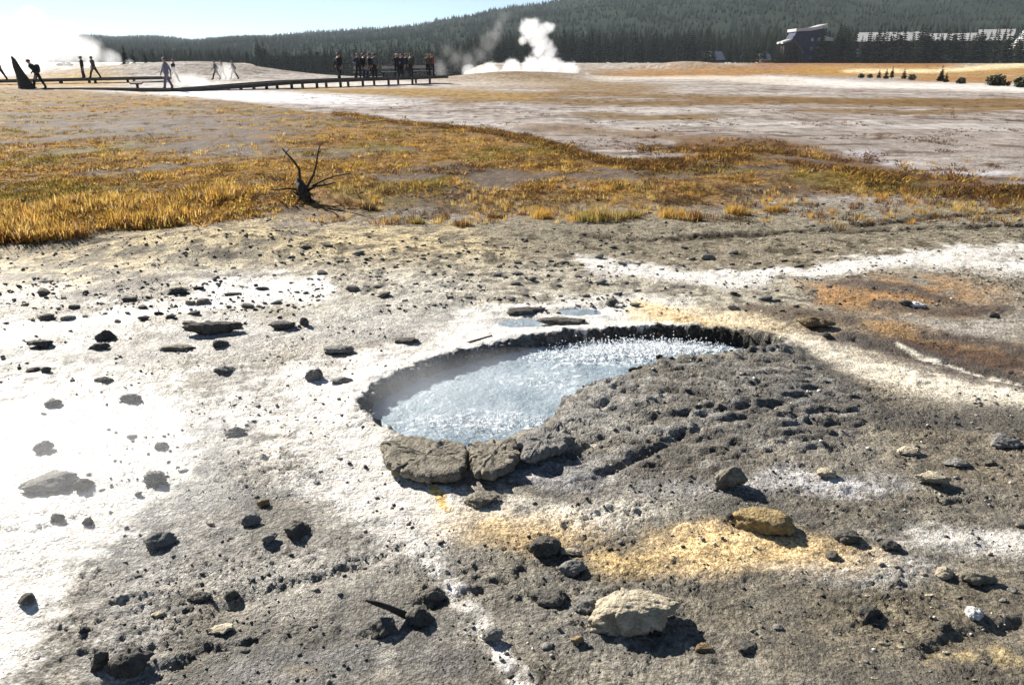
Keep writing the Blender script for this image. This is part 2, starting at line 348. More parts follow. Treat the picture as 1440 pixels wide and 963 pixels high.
    for pts, wdt, c in (([(1195, 476), (1290, 498), (1380, 522), (1460, 548)], 7, (.05, .035, .02)), ([(1090, 440), (1150, 446), (1200, 456)], 7, (.09, .06, .03)), ([(1120, 512), (1180, 548), (1240, 592)], 8, (.06, .045, .03)), ([(1190, 400), (1280, 408), (1380, 440)], 5, (.08, .05, .025)),
                        ([(1230, 430), (1330, 440), (1420, 436)], 5, (.09, .055, .025)), ([(1290, 470), (1380, 480), (1460, 500)], 6, (.07, .045, .025)), ([(1180, 585), (1280, 600), (1460, 600)], 9, (.07, .06, .045)), ([(1060, 435), (1110, 432)], 6, (.12, .08, .04))):
        mixin(c, np.clip(1.6 - segdist(u + .5 * (uu - u), v + .4 * (vv - v), pts, .5, 1) / wdt, 0, 1) * sstep(-.6, -.1, n2 + n4), .55)
    mixin((.62, .58, .5), np.clip(1.4 - segdist(u + 6 * n2, v + 3 * n2, [(1262, 486), (1300, 503), (1390, 530), (1460, 546)]) / 2.6, 0, 1), .4)
    for L in LEDGES[:4]: mixin((.10, .08, .055), np.clip(1.4 - segdist(x + .1 * n2, y + .2 * n2, L, .5, 1) / .10, 0, 1) * sstep(-.3, .1, n2 + .1) * .9)
    # dark mound beside the spring
    md = np.clip(sdpoly(uu, vv, [(800, 575), (860, 545), (950, 520), (1060, 500), (1110, 500), (1180, 540), (1230, 590), (1180, 640), (1060, 660), (900, 680), (800, 700), (760, 660), (800, 620)]) / 18 + .5, 0, 1)
    mixin((.135, .12, .095), md); lx, ly = px_to_plane(1060, 500); ld = np.hypot((x - lx) / 1.25, y - ly) + .16 * fbm(x * 1.6, y * 2.2, 3, 185) + .010 * n4; lf = ld * 8.0; lf = lf - np.floor(lf); mixin((.06, .05, .035), md * sstep(.72, .95, lf) * .7); mixin((.27, .265, .25), md * sstep(.0, .3, n2 + .4 * n4) * .6, .15); mixin((.26, .22, .14), md * sstep(.1, .32, n1) * .6); mixin((.30, .29, .27), blob(830, 590, 70, 40) * .8)  # step faces of the mound's layers darkened: their shade is painted in
    mixin((.19, .185, .175), blob(1040, 580, 200, 70) * .3)
    mixin((.60, .60, .62), blob(1180, 685, 130, 15) * .85, .3); mixin((.66, .65, .63), blob(1390, 765, 150, 15, 1, .1) * .9, .25); mixin((.46, .46, .46), blob(1200, 795, 120, 26) * .85, .2)
    mixin((.66, .63, .56), blob(760, 720, 190, 24) * .9, .15); mixin((.34, .33, .32), blob(1000, 690, 120, 16) * .8)
    mixin((.40, .41, .44), blob(745, 668, 110, 14) * .6)
    OR = (.74, .54, .27)
    mixin(OR, blob(1030, 775, 165, 34) * .95); mixin((.62, .45, .22), blob(720, 745, 110, 30) * .7); mixin((.66, .47, .2), blob(860, 790, 50, 22) * .7); mixin((.7, .46, .14), band([(620, 690), (632, 715)], 7))
    mixin((.70, .69, .67), band([(560, 720), (620, 800), (660, 850), (700, 905), (740, 975)], 15) * sstep(-.4, .1, n4 + .15), .2)
    mixin((.25, .24, .22), blob(420, 780, 190, 60) * .7, .2); mixin((.215, .205, .19), blob(420, 945, 120, 26) * .9, .35); mixin((.21, .20, .185), blob(560, 900, 120, 50) * .8, .3)
    mixin((.5, .36, .18), blob(412, 942, 34, 14) * .8, .3); mixin((.55, .53, .48), blob(560, 925, 40, 30) * sstep(.1, .3, n4) * .8)
    mixin((.15, .125, .08), blob(1250, 880, 300, 90) * .6); mixin((.17, .14, .095), blob(1380, 670, 150, 60) * .6); mixin((.20, .19, .165), blob(820, 860, 150, 60) * .6, .12)
    mixin((.33, .26, .13), blob(1400, 925, 90, 26) * sstep(-.1, .25, n4) * .7)
    for cx, cy, rx, ry in ((470, 915, 110, 30), (390, 950, 80, 18), (560, 870, 70, 22), (630, 930, 60, 26), (860, 905, 90, 20), (1110, 560, 60, 20)): mixin((.13, .125, .115), blob(cx, cy, rx, ry) * .85, .72)
    # tonal breakup of the crust itself
    brk = 1 + near * (.75 * n4 + .4 * n2 + .35 * fbm(x * 30, y * 33, 3, 161, .7)) * (1 - .55 * np.clip(wet, 0, 1))
    C *= np.clip(brk, .4, 1.7)[:, None]
    far_brk = 1 + (1 - near) * (.9 * fbm(x * 2.6, y * .8, 4, 163, .75) + .5 * fbm(x * .4, y * 1.0, 3, 167, .7)); C *= np.clip(far_brk, .4, 1.6)[:, None]
    np.clip(C, .012, .84, out=C)
    wet = np.maximum(wet, near * (.42 + .25 * sstep(-.1, .3, n1)) * (1 - gm) * sstep(340, 420, v))
    # ---- height
    smooth = np.clip(.8 * np.maximum(0, wet - .35) + blob(430, 940, 110, 26) + .8 * blob(560, 900, 90, 36) + .7 * blob(870, 600, 60, 30) + .5 * blob(1130, 560, 50, 20) + gm * .3, 0, 1)
    z = macro(x, y) + fine(x, y, near, np.clip(smooth + .7 * md, 0, .92))
    for i, L in enumerate(LEDGES):
        x2 = x + .05 * n2 + .05 * n4; y2 = y + .07 * n2 + .03 * n4
        d = segdist(x2, y2, L); z -= np.where(y > 0, (.016 if i != 6 else .018) * (2.4 if i < 3 else 1) * np.exp(-(d / (.07 if i < 5 else .028)) ** 2) * sstep(-.35, .0, n2 + .15), 0)
    zt = fbm(x * 1.1 - y * .9, y * 2.2 + x * .5, 3, 171) * 6; tf = zt - np.floor(zt); z += near * md * (.012 * sstep(.4, .62, tf) - .012 * tf + .010 * fbm(x * 4 - 4 * y, y * 15 + x * 7, 4, 173, .62) - .012 * sstep(.10, .0, np.abs(fbm(x * 2.5 - y * 2, y * 6 + x * 2, 3, 175))))
    lx, ly = px_to_plane(1060, 500); ld = np.hypot((x - lx) / 1.25, y - ly) + .16 * fbm(x * 1.6, y * 2.2, 3, 185) + .010 * n4      # thin crust layers stepping down the mound
    lf = ld * 8.0; lf = lf - np.floor(lf); z += near * md * .016 * (sstep(1.0, .78, lf) - .5 + .5 * lf) * sstep(-.5, .1, n2 + .25)
    # tussocky soil under the meadow
    z += gm * (.03 * fbm(x * 2.2, y * 2.2, 3, 181) + .035 * np.maximum(0, fbm(x * .9, y * 1.1, 3, 183))) * (y < 70)
    # the spring: a ragged hole with steep walls
    pd = sdpoly(x, y, POOL); fl = .022 * perlin(x * 24, y * 24, 191) + .03 * np.abs(perlin(x * 15, y * 13, 192)) + .045 * fbm(x * 7, y * 7, 3, 193)
    pd2 = pd + fl; rim = np.exp(-((pd + .05) / .10) ** 2)
    z += rim * (.022 + .018 * fbm(x * 14, y * 14, 3, 195)) * (y < 8)
    C[:] = np.where((pd2 > -.024)[:, None], C * (.16 - .11 * sstep(700, 900, u))[:, None] + np.array((.013, .012, .010)), C)  # shade of the pool wall painted into the colour, deeper towards the right
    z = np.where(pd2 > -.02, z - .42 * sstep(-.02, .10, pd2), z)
    V = np.stack([x, y, z], 1)
    nr = len(ys); idx = np.arange(nr * NC).reshape(nr, NC)
    F = np.stack([idx[:-1, :-1], idx[:-1, 1:], idx[1:, 1:], idx[1:, :-1]], -1).reshape(-1, 4)
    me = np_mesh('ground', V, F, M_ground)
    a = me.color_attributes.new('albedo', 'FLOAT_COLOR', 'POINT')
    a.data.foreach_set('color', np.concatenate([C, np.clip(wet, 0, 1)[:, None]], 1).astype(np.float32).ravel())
    o = link('ground', me); tag(o, kind='structure')
    return o, ys, ts, wd, z.reshape(nr, NC)
ground, GY_, GT_, GW_, GZ_ = make_ground()
def H(x, y):                                 # ground height by lookup
    x = np.asarray(x, float); y = np.asarray(y, float)
    i = np.clip(np.searchsorted(GY_, y) - 1, 0, len(GY_) - 2); f = np.clip((y - GY_[i]) / (GY_[i + 1] - GY_[i]), 0, 1)
    def row(k):
        t = x / GW_[k]; j = np.clip(np.searchsorted(GT_, t) - 1, 0, NC - 2); g = np.clip((t - GT_[j]) / (GT_[j + 1] - GT_[j]), 0, 1)
        return GZ_[k, j] * (1 - g) + GZ_[k, j + 1] * g
    return row(i) * (1 - f) + row(i + 1) * f
def at(u, v, z=None):                        # the spot of ground seen at (u, v)
    zz = 0.0
    for _ in range(6 if z is None else 1):
        x, y = px_to_plane(u, v, zz if z is None else z)
        if z is None: zz = .5 * zz + .5 * float(H(x, y))
    return Vector((x, y, float(H(x, y)) if z is None else z))
def at_d(u, d, z=None):                      # spot in direction u at distance d
    x = (u - 720) / FPX * d * 1.0 / (1.0); 
    k = 1 / CT if d > 30 else 1.0
    x = (u - 720) / FPX * (d * CT + 0.5)
    return Vector((x, d, float(H(x, d)) if z is None else z))

# ------------------------------------------------------------------ the spring's water
def make_water():
    P = np.array(POOL); x0, x1, y0, y1 = P[:, 0].min() - .1, P[:, 0].max() + .1, P[:, 1].min() - .1, P[:, 1].max() + .1
    s = .009; xs = np.arange(x0, x1, s); ys = np.arange(y0, y1, s); X, Y = np.meshgrid(xs, ys); x, y = X.ravel(), Y.ravel()
    ok = (sdpoly(x, y, POOL) > -.03).reshape(X.shape)
    z = .004 * fbm(x * 5, y * 5, 3, 201) + .003 * perlin(x * 16, y * 16, 203)
    b = np.zeros_like(x)
    for (u, v, rx, ry, a) in ((880, 497, .46, .20, 1.15), (770, 540, .30, .20, .34), (700, 600, .32, .14, .60), (980, 495, .30, .10, .5), (650, 560, .3, .2, .14), (600, 600, .25, .10, .24), (800, 510, .3, .12, .3)):
        cx, cy = px_to_plane(u, v, -.08); b += a * np.exp(-(((x - cx) / rx) ** 2 + ((y - cy) / ry) ** 2))
    chop = fbm(x * 18, y * 20, 3, 205, .65)
    z += b * (.013 * chop + .02 * np.maximum(0, fbm(x * 30, y * 30, 2, 207) - .12)) + .004 * b
    foam = np.clip((b * 1.1 - .40) * 1.6 + 4.5 * np.maximum(-.1, fbm(x * 22, y * 26, 3, 211, .7) - .10) * sstep(.03, .35, b), 0, 1)
    idx = np.arange(len(x)).reshape(X.shape); q = ok[:-1, :-1] & ok[1:, :-1] & ok[:-1, 1:] & ok[1:, 1:]
    F = np.stack([idx[:-1, :-1], idx[:-1, 1:], idx[1:, 1:], idx[1:, :-1]], -1)[q]
    used = np.unique(F); mp = np.zeros(len(x), int); mp[used] = np.arange(len(used))
    m, t = mat('hot_spring_water')
    at_ = N(t, 'ShaderNodeAttribute', attribute_name='foam'); geo = N(t, 'ShaderNodeNewGeometry')
    ns = N(t, 'ShaderNodeTexNoise', i_Scale=26.0, i_Detail=5.0, i_Roughness=.6); t.links.new(geo.outputs['Position'], ns.inputs['Vector'])
    n2 = N(t, 'ShaderNodeTexNoise', i_Scale=3.0, i_Detail=3.0); t.links.new(geo.outputs['Position'], n2.inputs['Vector'])
    wc = rampn(t, n2.outputs[0], [(.35, (.19, .25, .29)), (.65, (.38, .45, .49))])
    mx = N(t, 'ShaderNodeMix', data_type='RGBA'); t.links.new(at_.outputs['Fac'], mx.inputs[0]); t.links.new(wc, mx.inputs[6]); mx.inputs[7].default_value = (.8, .83, .84, 1)
    bs = N(t, 'ShaderNodeBsdfPrincipled', i_IOR=1.33); t.links.new(mx.outputs[2], bs.inputs['Base Color'])
    t.links.new(math_(t, 'MULTIPLY_ADD', at_.outputs['Fac'], .4, .10), bs.inputs['Roughness'])
    bp = N(t, 'ShaderNodeBump', i_Strength=1.0, i_Distance=.022); t.links.new(ns.outputs[0], bp.inputs['Height']); t.links.new(bp.outputs[0], bs.inputs['Normal'])
    o = N(t, 'ShaderNodeOutputMaterial'); t.links.new(bs.outputs[0], o.inputs[0])
    me = np_mesh('water', np.stack([x, y, z - .060], 1)[used], mp[F], m)
    a = me.attributes.new('foam', 'FLOAT', 'POINT'); a.data.foreach_set('value', foam[used].astype(np.float32))
    tag(link('water', me), kind='structure')
    # thrown droplets of the boil
    V, Fc = [], []
    oc = np.array([(1, 0, 0), (-1, 0, 0), (0, 1, 0), (0, -1, 0), (0, 0, 1), (0, 0, -1)]); of = np.array([(0, 2, 4), (2, 1, 4), (1, 3, 4), (3, 0, 4), (2, 0, 5), (1, 2, 5), (3, 1, 5), (0, 3, 5)])
    k = 0; cand = np.flatnonzero((b > .3) & (sdpoly(x, y, POOL) > .05))
    pr = b[cand] ** 1.5; pr /= pr.sum()
    for i in RNG.choice(cand, 2600, p=pr):
        r = RNG.uniform(.0018, .006); c = np.array([x[i], y[i], -.055 + abs(RNG.normal(0, .026)) * min(1, b[i] * 1.2)])
        V.append(oc * r * RNG.uniform(.7, 1.4, (6, 1)) + c); Fc.append(of + 6 * k); k += 1
    md, t = mat('splash_foam'); bs = N(t, 'ShaderNodeBsdfPrincipled', i_Roughness=.25); bs.inputs['Base Color'].default_value = (.82, .85, .86, 1); o = N(t, 'ShaderNodeOutputMaterial'); t.links.new(bs.outputs[0], o.inputs[0])
    tag(link('splash', np_mesh('splash', np.concatenate(V), np.concatenate(Fc), md)), 'white droplets thrown up by the boiling water of the spring', kind='stuff')
make_water()
def puddle(u, v, rx, ry, z0, lb):
    a = np.arange(40) * 2 * np.pi / 40; x, y = px_to_plane(u + rx * np.cos(a) * (1 + .15 * np.sin(3 * a + u)), v + ry * np.sin(a) * (1 + .1 * np.cos(2 * a)))
    c = (x.mean(), y.mean()); zz = float(H(x, y).mean()) + z0; V = np.concatenate([[[c[0], c[1], zz]], np.stack([x, y, np.full(40, zz)], 1)]); F = np.array([(0, 1 + i, 1 + (i + 1) % 40) for i in range(40)])
    tag(link('puddle', np_mesh('puddle', V, F, bpy.data.materials['hot_spring_water'])), kind='structure')
puddle(742, 452, 50, 7, -.006, ''); puddle(815, 436, 40, 5.5, -.006, '')

# ------------------------------------------------------------------ stones
_ico = {}
def ico(n):
    if n not in _ico:
        import bmesh
        bm = bmesh.new(); bmesh.ops.create_icosphere(bm, subdivisions=n, radius=1.0)
        _ico[n] = (np.array([v.co[:] for v in bm.verts]), np.array([[v.index for v in f.verts] for f in bm.faces])); bm.free()
    return _ico[n]
def noise3(p, s): return (perlin(p[:, 0], p[:, 1], s) + perlin(p[:, 1] + 5, p[:, 2], s + 1) + perlin(p[:, 2] + 9, p[:, 0], s + 2)) / 1.7
def stone_geo(seed, sub=3, cuts=7, rough=.10, flat=False, knob=.0):
    V, F = ico(sub); V = V.copy(); r = np.random.default_rng(seed)
    V *= (1 + .28 * noise3(V * 1.1 + seed, seed))[:, None]
    for _ in range(cuts):                    # broken faces
        n = r.normal(size=3); n /= np.linalg.norm(n); d = r.uniform(.55, .85); k = V @ n - d; V -= np.outer(np.maximum(k, 0), n)
    if flat: k = V[:, 2] - .45; V[:, 2] -= np.maximum(k, 0) * .9
    V *= (1 + 1.7 * rough * noise3(V * 3.1, seed + 7) + 1.3 * rough * noise3(V * 7.3, seed + 17) + knob * np.maximum(0, noise3(V * 9, seed + 27)))[:, None]
    return V / np.abs(V).max(0), F
def stone_mat(name, c1, c2, rough=.85, wetness=0.0):
    m, t = mat(name); tc = N(t, 'ShaderNodeTexCoord'); geo = N(t, 'ShaderNodeNewGeometry')
    a = N(t, 'ShaderNodeTexNoise', i_Scale=22.0, i_Detail=7.0, i_Roughness=.7); b = N(t, 'ShaderNodeTexNoise', i_Scale=95.0, i_Detail=4.0, i_Roughness=.7); vo = N(t, 'ShaderNodeTexVoronoi', i_Scale=75.0)
    for n in (a, b, vo): t.links.new(geo.outputs['Position'], n.inputs['Vector'])
    c = rampn(t, math_(t, 'ADD', math_(t, 'MULTIPLY', a.outputs[0], .7), math_(t, 'MULTIPLY', b.outputs[0], .3)), [(.36, c1), (.62, c2)])
    bs = N(t, 'ShaderNodeBsdfPrincipled', i_Roughness=rough); bs.inputs['Specular IOR Level'].default_value = .25 + wetness; t.links.new(c, bs.inputs['Base Color'])
    h = math_(t, 'SUBTRACT', math_(t, 'MULTIPLY', b.outputs[0], 1.2), math_(t, 'MULTIPLY', vo.outputs[0], .6))
    bp = N(t, 'ShaderNodeBump', i_Strength=.9, i_Distance=.012); t.links.new(h, bp.inputs['Height']); t.links.new(bp.outputs[0], bs.inputs['Normal'])
    o = N(t, 'ShaderNodeOutputMaterial'); t.links.new(bs.outputs[0], o.inputs[0]); return m
SM = {'pale': stone_mat('pale_sinter', (.24, .20, .14), (.60, .52, .38)), 'white': stone_mat('white_sinter', (.55, .53, .48), (.80, .78, .74)), 'grey': stone_mat('grey_sinter', (.13, .125, .11), (.30, .28, .25)),
      'dark': stone_mat('dark_sinter', (.04, .037, .032), (.16, .145, .12)), 'brown': stone_mat('brown_sinter', (.10, .07, .04), (.34, .24, .12)), 'olive': stone_mat('olive_sinter', (.085, .075, .055), (.34, .30, .23)),
      'gold': stone_mat('golden_sinter', (.16, .11, .05), (.46, .34, .16))}
def stone(name, u, v, wpx, hpx, m, label, seed, depth=.8, rz=0.0, sub=3, group=None, flat=False, knob=.13, sink=.18, cuts=7, tilt=0.0, cat='stone'):
    p = at(u, v); s = scale_at(p.x, p.y, p.z); W = wpx * s / 2 * 1.08
    vis = math.atan2(CAM_H - p.z, p.y)       # sight line slope
    D = W * depth; hz = max(.25 * W if hpx is None else (hpx * s / math.cos(vis) - 2 * D * math.sin(vis) * .55 / math.cos(vis)) / 2, .16 * W)
    if wpx > 24 and sub == 3: sub = 4
    V, F = stone_geo(seed, sub, cuts, flat=flat, knob=knob)
    V = V * np.array([W, D, hz]); V[:, 2] -= .25 * hz * np.hypot(V[:, 0] / W, V[:, 1] / D) ** 2
    o = link(name, np_mesh(name, V, F, SM[m], smooth=False))
    o.location = (p.x, p.y + D * .5, p.z + hz * (1 - 2 * sink)); o.rotation_euler = (tilt, 0, rz)
    tag(o, label, cat, group); return o
GRP = 'loose stones on the crust'
BIG = [  # name, u, v(base), w, h, material, label, depth, rz, extra
 ('boulder', 892, 890, 132, 84, 'pale', 'largest pale rough boulder with overhanging edge and black shadow below', .62, -.05, dict(sub=5, flat=True, knob=.10, cuts=5, sink=.06)),
 ('rock', 764, 782, 50, 42, 'dark', 'dark rounded rock beside the small pale pebble and long shadow', .75, .2, dict(sub=4)),
 ('rock', 803, 779, 30, 12, 'pale', 'small pale flat pebble touching the dark rounded rock', .7, .1, {}),
 ('rock', 806, 808, 40, 26, 'grey', 'grey crumbly lump just below the small pale pebble', .8, .4, dict(knob=.2)),
 ('rock', 776, 850, 62, 30, 'dark', 'dark grey broken slab beside the largest pale boulder', .7, -.2, {}),
 ('rock', 826, 858, 42, 26, 'grey', 'grey crumbly rock between the broken slab and the largest boulder', .8, .5, dict(knob=.2)),
 ('rock', 590, 878, 44, 34, 'dark', 'dark lumpy rock under the end of the black stick', .8, .1, dict(knob=.2)),
 ('rock', 538, 892, 40, 32, 'dark', 'dark rough rock below the point of the black stick', .8, .6, dict(knob=.2)),
 ('rock', 608, 842, 34, 24, 'dark', 'small black rock with shadow next to the white streak', .8, .2, {}),
 ('rock', 693, 902, 30, 28, 'grey', 'round smooth grey stone on the narrow white streak', .9, .2, dict(cuts=2, knob=.0)),
 ('rock', 676, 712, 52, 28, 'olive', 'olive brown rock in front of the overhanging pool slabs', .7, .1, dict(sub=4)),
 ('rock', 1074, 748, 84, 46, 'gold', 'golden brown flat topped rock above the orange stain', .62, -.25, dict(sub=4, flat=True, sink=.1)),
 ('rock', 1029, 733, 24, 20, 'dark', 'small dark stone touching the golden brown flat topped rock', .8, .4, {}),
 ('rock', 1027, 686, 46, 40, 'olive', 'olive brown ragged chunk standing on the dark mound', .7, .3, dict(sub=4, sink=.1)),
 ('rock', 1312, 682, 50, 26, 'pale', 'pale flat topped stone with black underside on the brown grit', .6, -.1, dict(flat=True, sink=.05)),
 ('rock', 1194, 764, 38, 24, 'dark', 'ragged black stone near the tip of the orange stain', .8, .2, dict(knob=.2)),
 ('rock', 1171, 785, 22, 16, 'dark', 'tiny black stone at the very tip of the orange stain', .8, .8, {}),
 ('rock', 1253, 774, 32, 20, 'dark', 'dark angular stone at the start of the white strip', .8, .2, {}),
 ('rock', 1329, 812, 32, 22, 'pale', 'cream coloured cobble below the white strip', .8, .2, {}),
 ('rock', 1376, 820, 50, 32, 'olive', 'dark olive rock next to the cream coloured cobble', .75, -.2, dict(sub=4)),
 ('rock', 1373, 871, 30, 24, 'white', 'bright white knobbly stone on olive brown grit', .9, .1, dict(knob=.25)),
 ('rock', 1328, 886, 24, 16, 'dark', 'small dark stone below the bright white knobbly one', .8, .4, {}),
 ('rock', 1221, 870, 42, 24, 'dark', 'black triangular rock on the grit below the grey patch', .7, .2, dict(cuts=10)),
 ('rock', 176, 950, 64, 54, 'dark', 'large black lump in the bottom corner by the bright glare', .8, .2, dict(sub=4)),
 ('rock', 140, 940, 28, 34, 'dark', 'narrow dark stone leaning beside the large black lump', .7, .7, {}),
 ('rock', 412, 756, 46, 32, 'dark', 'charcoal rock at the edge of the pale splash zone', .8, .2, dict(sub=4)),
 ('rock', 377, 762, 26, 18, 'grey', 'grey pebble beside the charcoal rock', .8, .5, {}),
 ('rock', 351, 738, 28, 22, 'grey', 'grey stone a hand above the charcoal rock', .8, .5, {}),
 ('rock', 370, 712, 18, 16, 'brown', 'little brown stone topmost above the charcoal rock', .8, .1, {}),
 ('rock', 310, 891, 38, 14, 'pale', 'thin pale flat flake lying on grey gravel', .7, .1, dict(flat=True, sink=.1)),
 ('rock', 221, 770, 46, 30, 'grey', 'grey lump at the border of glare and gravel', .8, .1, dict(knob=.15)),
 ('rock', 68, 690, 86, 38, 'grey', 'biggest grey rock lying in the white glare', .6, .15, dict(sub=4)),
 ('rock', 116, 688, 26, 22, 'dark', 'dark stone next to the biggest rock in the white glare', .8, .4, {}),
 ('rock', 217, 681, 32, 26, 'grey', 'lone roundish grey stone at the rim of the white glare', .8, .2, {}),
 ('rock', 224, 630, 20, 14, 'grey', 'small grey stone above the lone roundish one in the glare', .8, .3, {}),
 ('rock', 60, 634, 30, 20, 'grey', 'grey stone above the biggest rock in the glare', .8, .3, {}),
 ('rock', 79, 732, 22, 14, 'dark', 'dark pebble below the biggest rock in the glare', .8, .3, {}),
 ('rock', 122, 738, 15, 14, 'dark', 'little black pebble on the white glare', .8, .6, {}),
 ('rock', 35, 850, 22, 20, 'dark', 'dark angular stone low in the white glare', .8, .2, {}),
 ('rock', 299, 470, 80, 27, 'dark', 'long black beam shaped block of crust on the white sheet', .24, .12, dict(sub=4, cuts=0, flat=True, sink=.06)),
 ('rock', 397, 464, 38, 22, 'dark', 'black block beside the long beam shaped block', .6, .1, dict(flat=True)),
 ('rock', 427, 458, 13, 16, 'dark', 'small black stone beside the shorter black block', .8, .1, {}),
 ('rock', 246, 493, 48, 14, 'olive', 'flat olive slab below the long beam shaped block', .5, .1, dict(flat=True)),
 ('rock', 306, 488, 26, 16, 'dark', 'dark stone right of the flat olive slab', .8, .2, {}),
 ('rock', 316, 525, 34, 15, 'grey', 'grey wedge stone above the white rim of the spring', .6, .2, {}),
 ('rock', 472, 498, 46, 20, 'grey', 'dark grey flat stone behind the white rim of the spring', .6, .1, dict(flat=True)),
 ('rock', 480, 539, 32, 13, 'grey', 'grey flat stone half buried in the white rim of the spring', .6, .2, {}),
 ('rock', 440, 535, 26, 22, 'grey', 'mottled grey stone beside the half buried flat stone', .7, .2, {}),
 ('rock', 145, 537, 28, 11, 'dark', 'thin dark stone at the top edge of the glare', .6, .1, {}),
 ('rock', 330, 612, 32, 18, 'grey', 'pale grey wedge between glare and white rim', .7, .2, {}),
 ('rock', 180, 564, 30, 15, 'grey', 'hazy grey stone in the upper part of the glare', .7, .2, {}),
 ('rock', 74, 570, 24, 14, 'grey', 'faint grey stone in the upper part of the glare', .7, .5, {}),
 ('rock', 55, 488, 34, 18, 'dark', 'jagged black stone with pointed end on the wet white sheet', .6, .1, dict(cuts=10)),
 ('rock', 145, 478, 30, 20, 'dark', 'upper black stone of the stacked pair on the wet white sheet', .7, .2, {}),
 ('rock', 139, 491, 28, 13, 'dark', 'lower black stone of the stacked pair on the wet white sheet', .6, .2, {}),
 ('rock', 45, 523, 26, 10, 'dark', 'flat black stone beside a smaller one near the picture edge', .6, .2, {}),
 ('rock', 64, 523, 14, 10, 'dark', 'small companion of the flat black stone near the picture edge', .6, .2, {}),
 ('rock', 246, 414, 32, 14, 'dark', 'dark rock on the border of rubble and wet white sheet', .6, .2, {}),
 ('rock', 326, 416, 28, 8, 'dark', 'thin black flake behind the long beam shaped block', .5, .1, dict(flat=True)),
 ('rock', 240, 448, 16, 9, 'dark', 'small black stone just beyond the end of the long block', .7, .3, {}),
 ('rock', 223, 443, 13, 9, 'dark', 'smallest black stone beyond the end of the long block', .7, .3, {}),
 ('rock', 368, 408, 20, 8, 'dark', 'little flat black stone on the tip of the wet white sheet', .6, .3, {}),
 ('rock', 735, 442, 70, 17, 'dark', 'long low black crust ledge behind the spring', .4, .15, dict(flat=True, sub=4)),
 ('rock', 787, 456, 72, 13, 'dark', 'dark low ledge at the small blue puddle behind the spring', .4, -.05, dict(flat=True, sub=4)),
 ('rock', 861, 430, 17, 15, 'dark', 'lone black stone beyond the far rim of the spring', .8, .3, {}),
 ('rock', 571, 482, 34, 13, 'dark', 'dark flat stone beyond the white rim', .6, .1, dict(flat=True)),
 ('rock', 1146, 462, 58, 26, 'brown', 'brown humped rock where the orange runoff starts', .7, -.1, dict(sub=4)),
 ('rock', 1163, 474, 20, 10, 'dark', 'black stone at the foot of the brown humped rock', .7, .2, {}),
 ('rock', 1292, 432, 26, 12, 'white', 'white stone among the orange brown mats', .7, .2, {}),
 ('rock', 1276, 430, 20, 12, 'dark', 'black stone beside the white one among the orange mats', .7, .2, {}),
 ('rock', 1398, 447, 18, 14, 'dark', 'small dark upright stone beyond the brown mats', .7, .2, {}),
 ('rock', 1418, 628, 50, 26, 'grey', 'dark grey rock beside the muddy runoff at the picture edge', .7, .2, dict(sub=4)),
 ('rock', 1283, 640, 38, 16, 'pale', 'pale crumbly stone on the dark brown slope', .7, .1, dict(knob=.2)),
 ('rock', 1350, 655, 40, 14, 'grey', 'low grey stone between pale crumbly and flat topped stones', .6, .1, {}),
 ('rock', 1165, 672, 30, 18, 'pale', 'tan crumbly lump at the foot of the dark mound', .8, .1, dict(knob=.2)),
 ('rock', 990, 915, 26, 14, 'brown', 'brown pebble beyond the shadow of the largest boulder', .8, .2, {}),
 ('rock', 812, 905, 20, 14, 'brown', 'reddish pebble before the largest boulder', .8, .5, {}),
 ('rock', 770, 912, 20, 12, 'grey', 'grey pebble between white streak and largest boulder', .8, .2, {}),
 ('rock', 1050, 915, 34, 16, 'dark', 'dark crumb of rock on the olive grit', .8, .2, dict(knob=.2)),
 ('rock', 1095, 885, 16, 10, 'grey', 'small grey crumb on the olive grit', .8, .1, {}),
 ('rock', 1395, 655, 20, 12, 'dark', 'black crumb on the brown slope', .7, .2, {}),
 ('rock', 280, 845, 36, 16, 'dark', 'dark low stone among grey gravel above the pale flake', .6, .1, {}),
 ('rock', 222, 868, 20, 11, 'pale', 'small pale stone among grey gravel', .7, .1, {}),
 ('rock', 118, 890, 16, 12, 'dark', 'small dark stone on the gravel near the bright glare', .7, .1, {}),
 ('rock', 325, 842, 22, 18, 'dark', 'charcoal stone on the gravel above the pale flake', .7, .1, {}),
]
NB = 0
for i, (nm, u, v, w_, h_, m_, lb, dp, rz, ex) in enumerate(BIG):
    stone(nm, u, v, w_, h_, m_, lb, 100 + i, depth=dp, rz=rz, group=GRP, **ex); NB += 1
# small stones: each its own object, told apart only by the patch they lie on
SMALL = [(( -20, 395, 420, 455), 46, (9, 26), ('dark', 'dark', 'olive', 'grey'), 'small dark stone among the tan rubble beyond the wet white sheet', 'stones in the tan rubble'),
         ((400, 345, 830, 430), 62, (9, 22), ('dark', 'olive', 'grey'), 'small dark stone on the buff crust between the spring and the grass', 'stones between spring and grass'),
         ((830, 345, 1180, 440), 40, (9, 24), ('dark', 'dark', 'grey'), 'small dark stone on the pale crust beyond the spring', 'stones on the pale crust'),
         ((1180, 600, 1440, 960), 26, (9, 18), ('grey', 'olive', 'pale'), 'small stone scattered over the brown grit', 'stones on the brown grit'),
         ((130, 640, 520, 960), 22, (8, 16), ('grey', 'grey', 'pale'), 'small stone bedded in the grey gravel', 'stones in the grey gravel'),
         ((0, 560, 250, 880), 8, (9, 16), ('grey', 'grey'), 'small greyish stone lost in the white glare', 'stones in the glare')]
smesh = {}
taken = [(b[1], b[2], b[3]) for b in BIG]
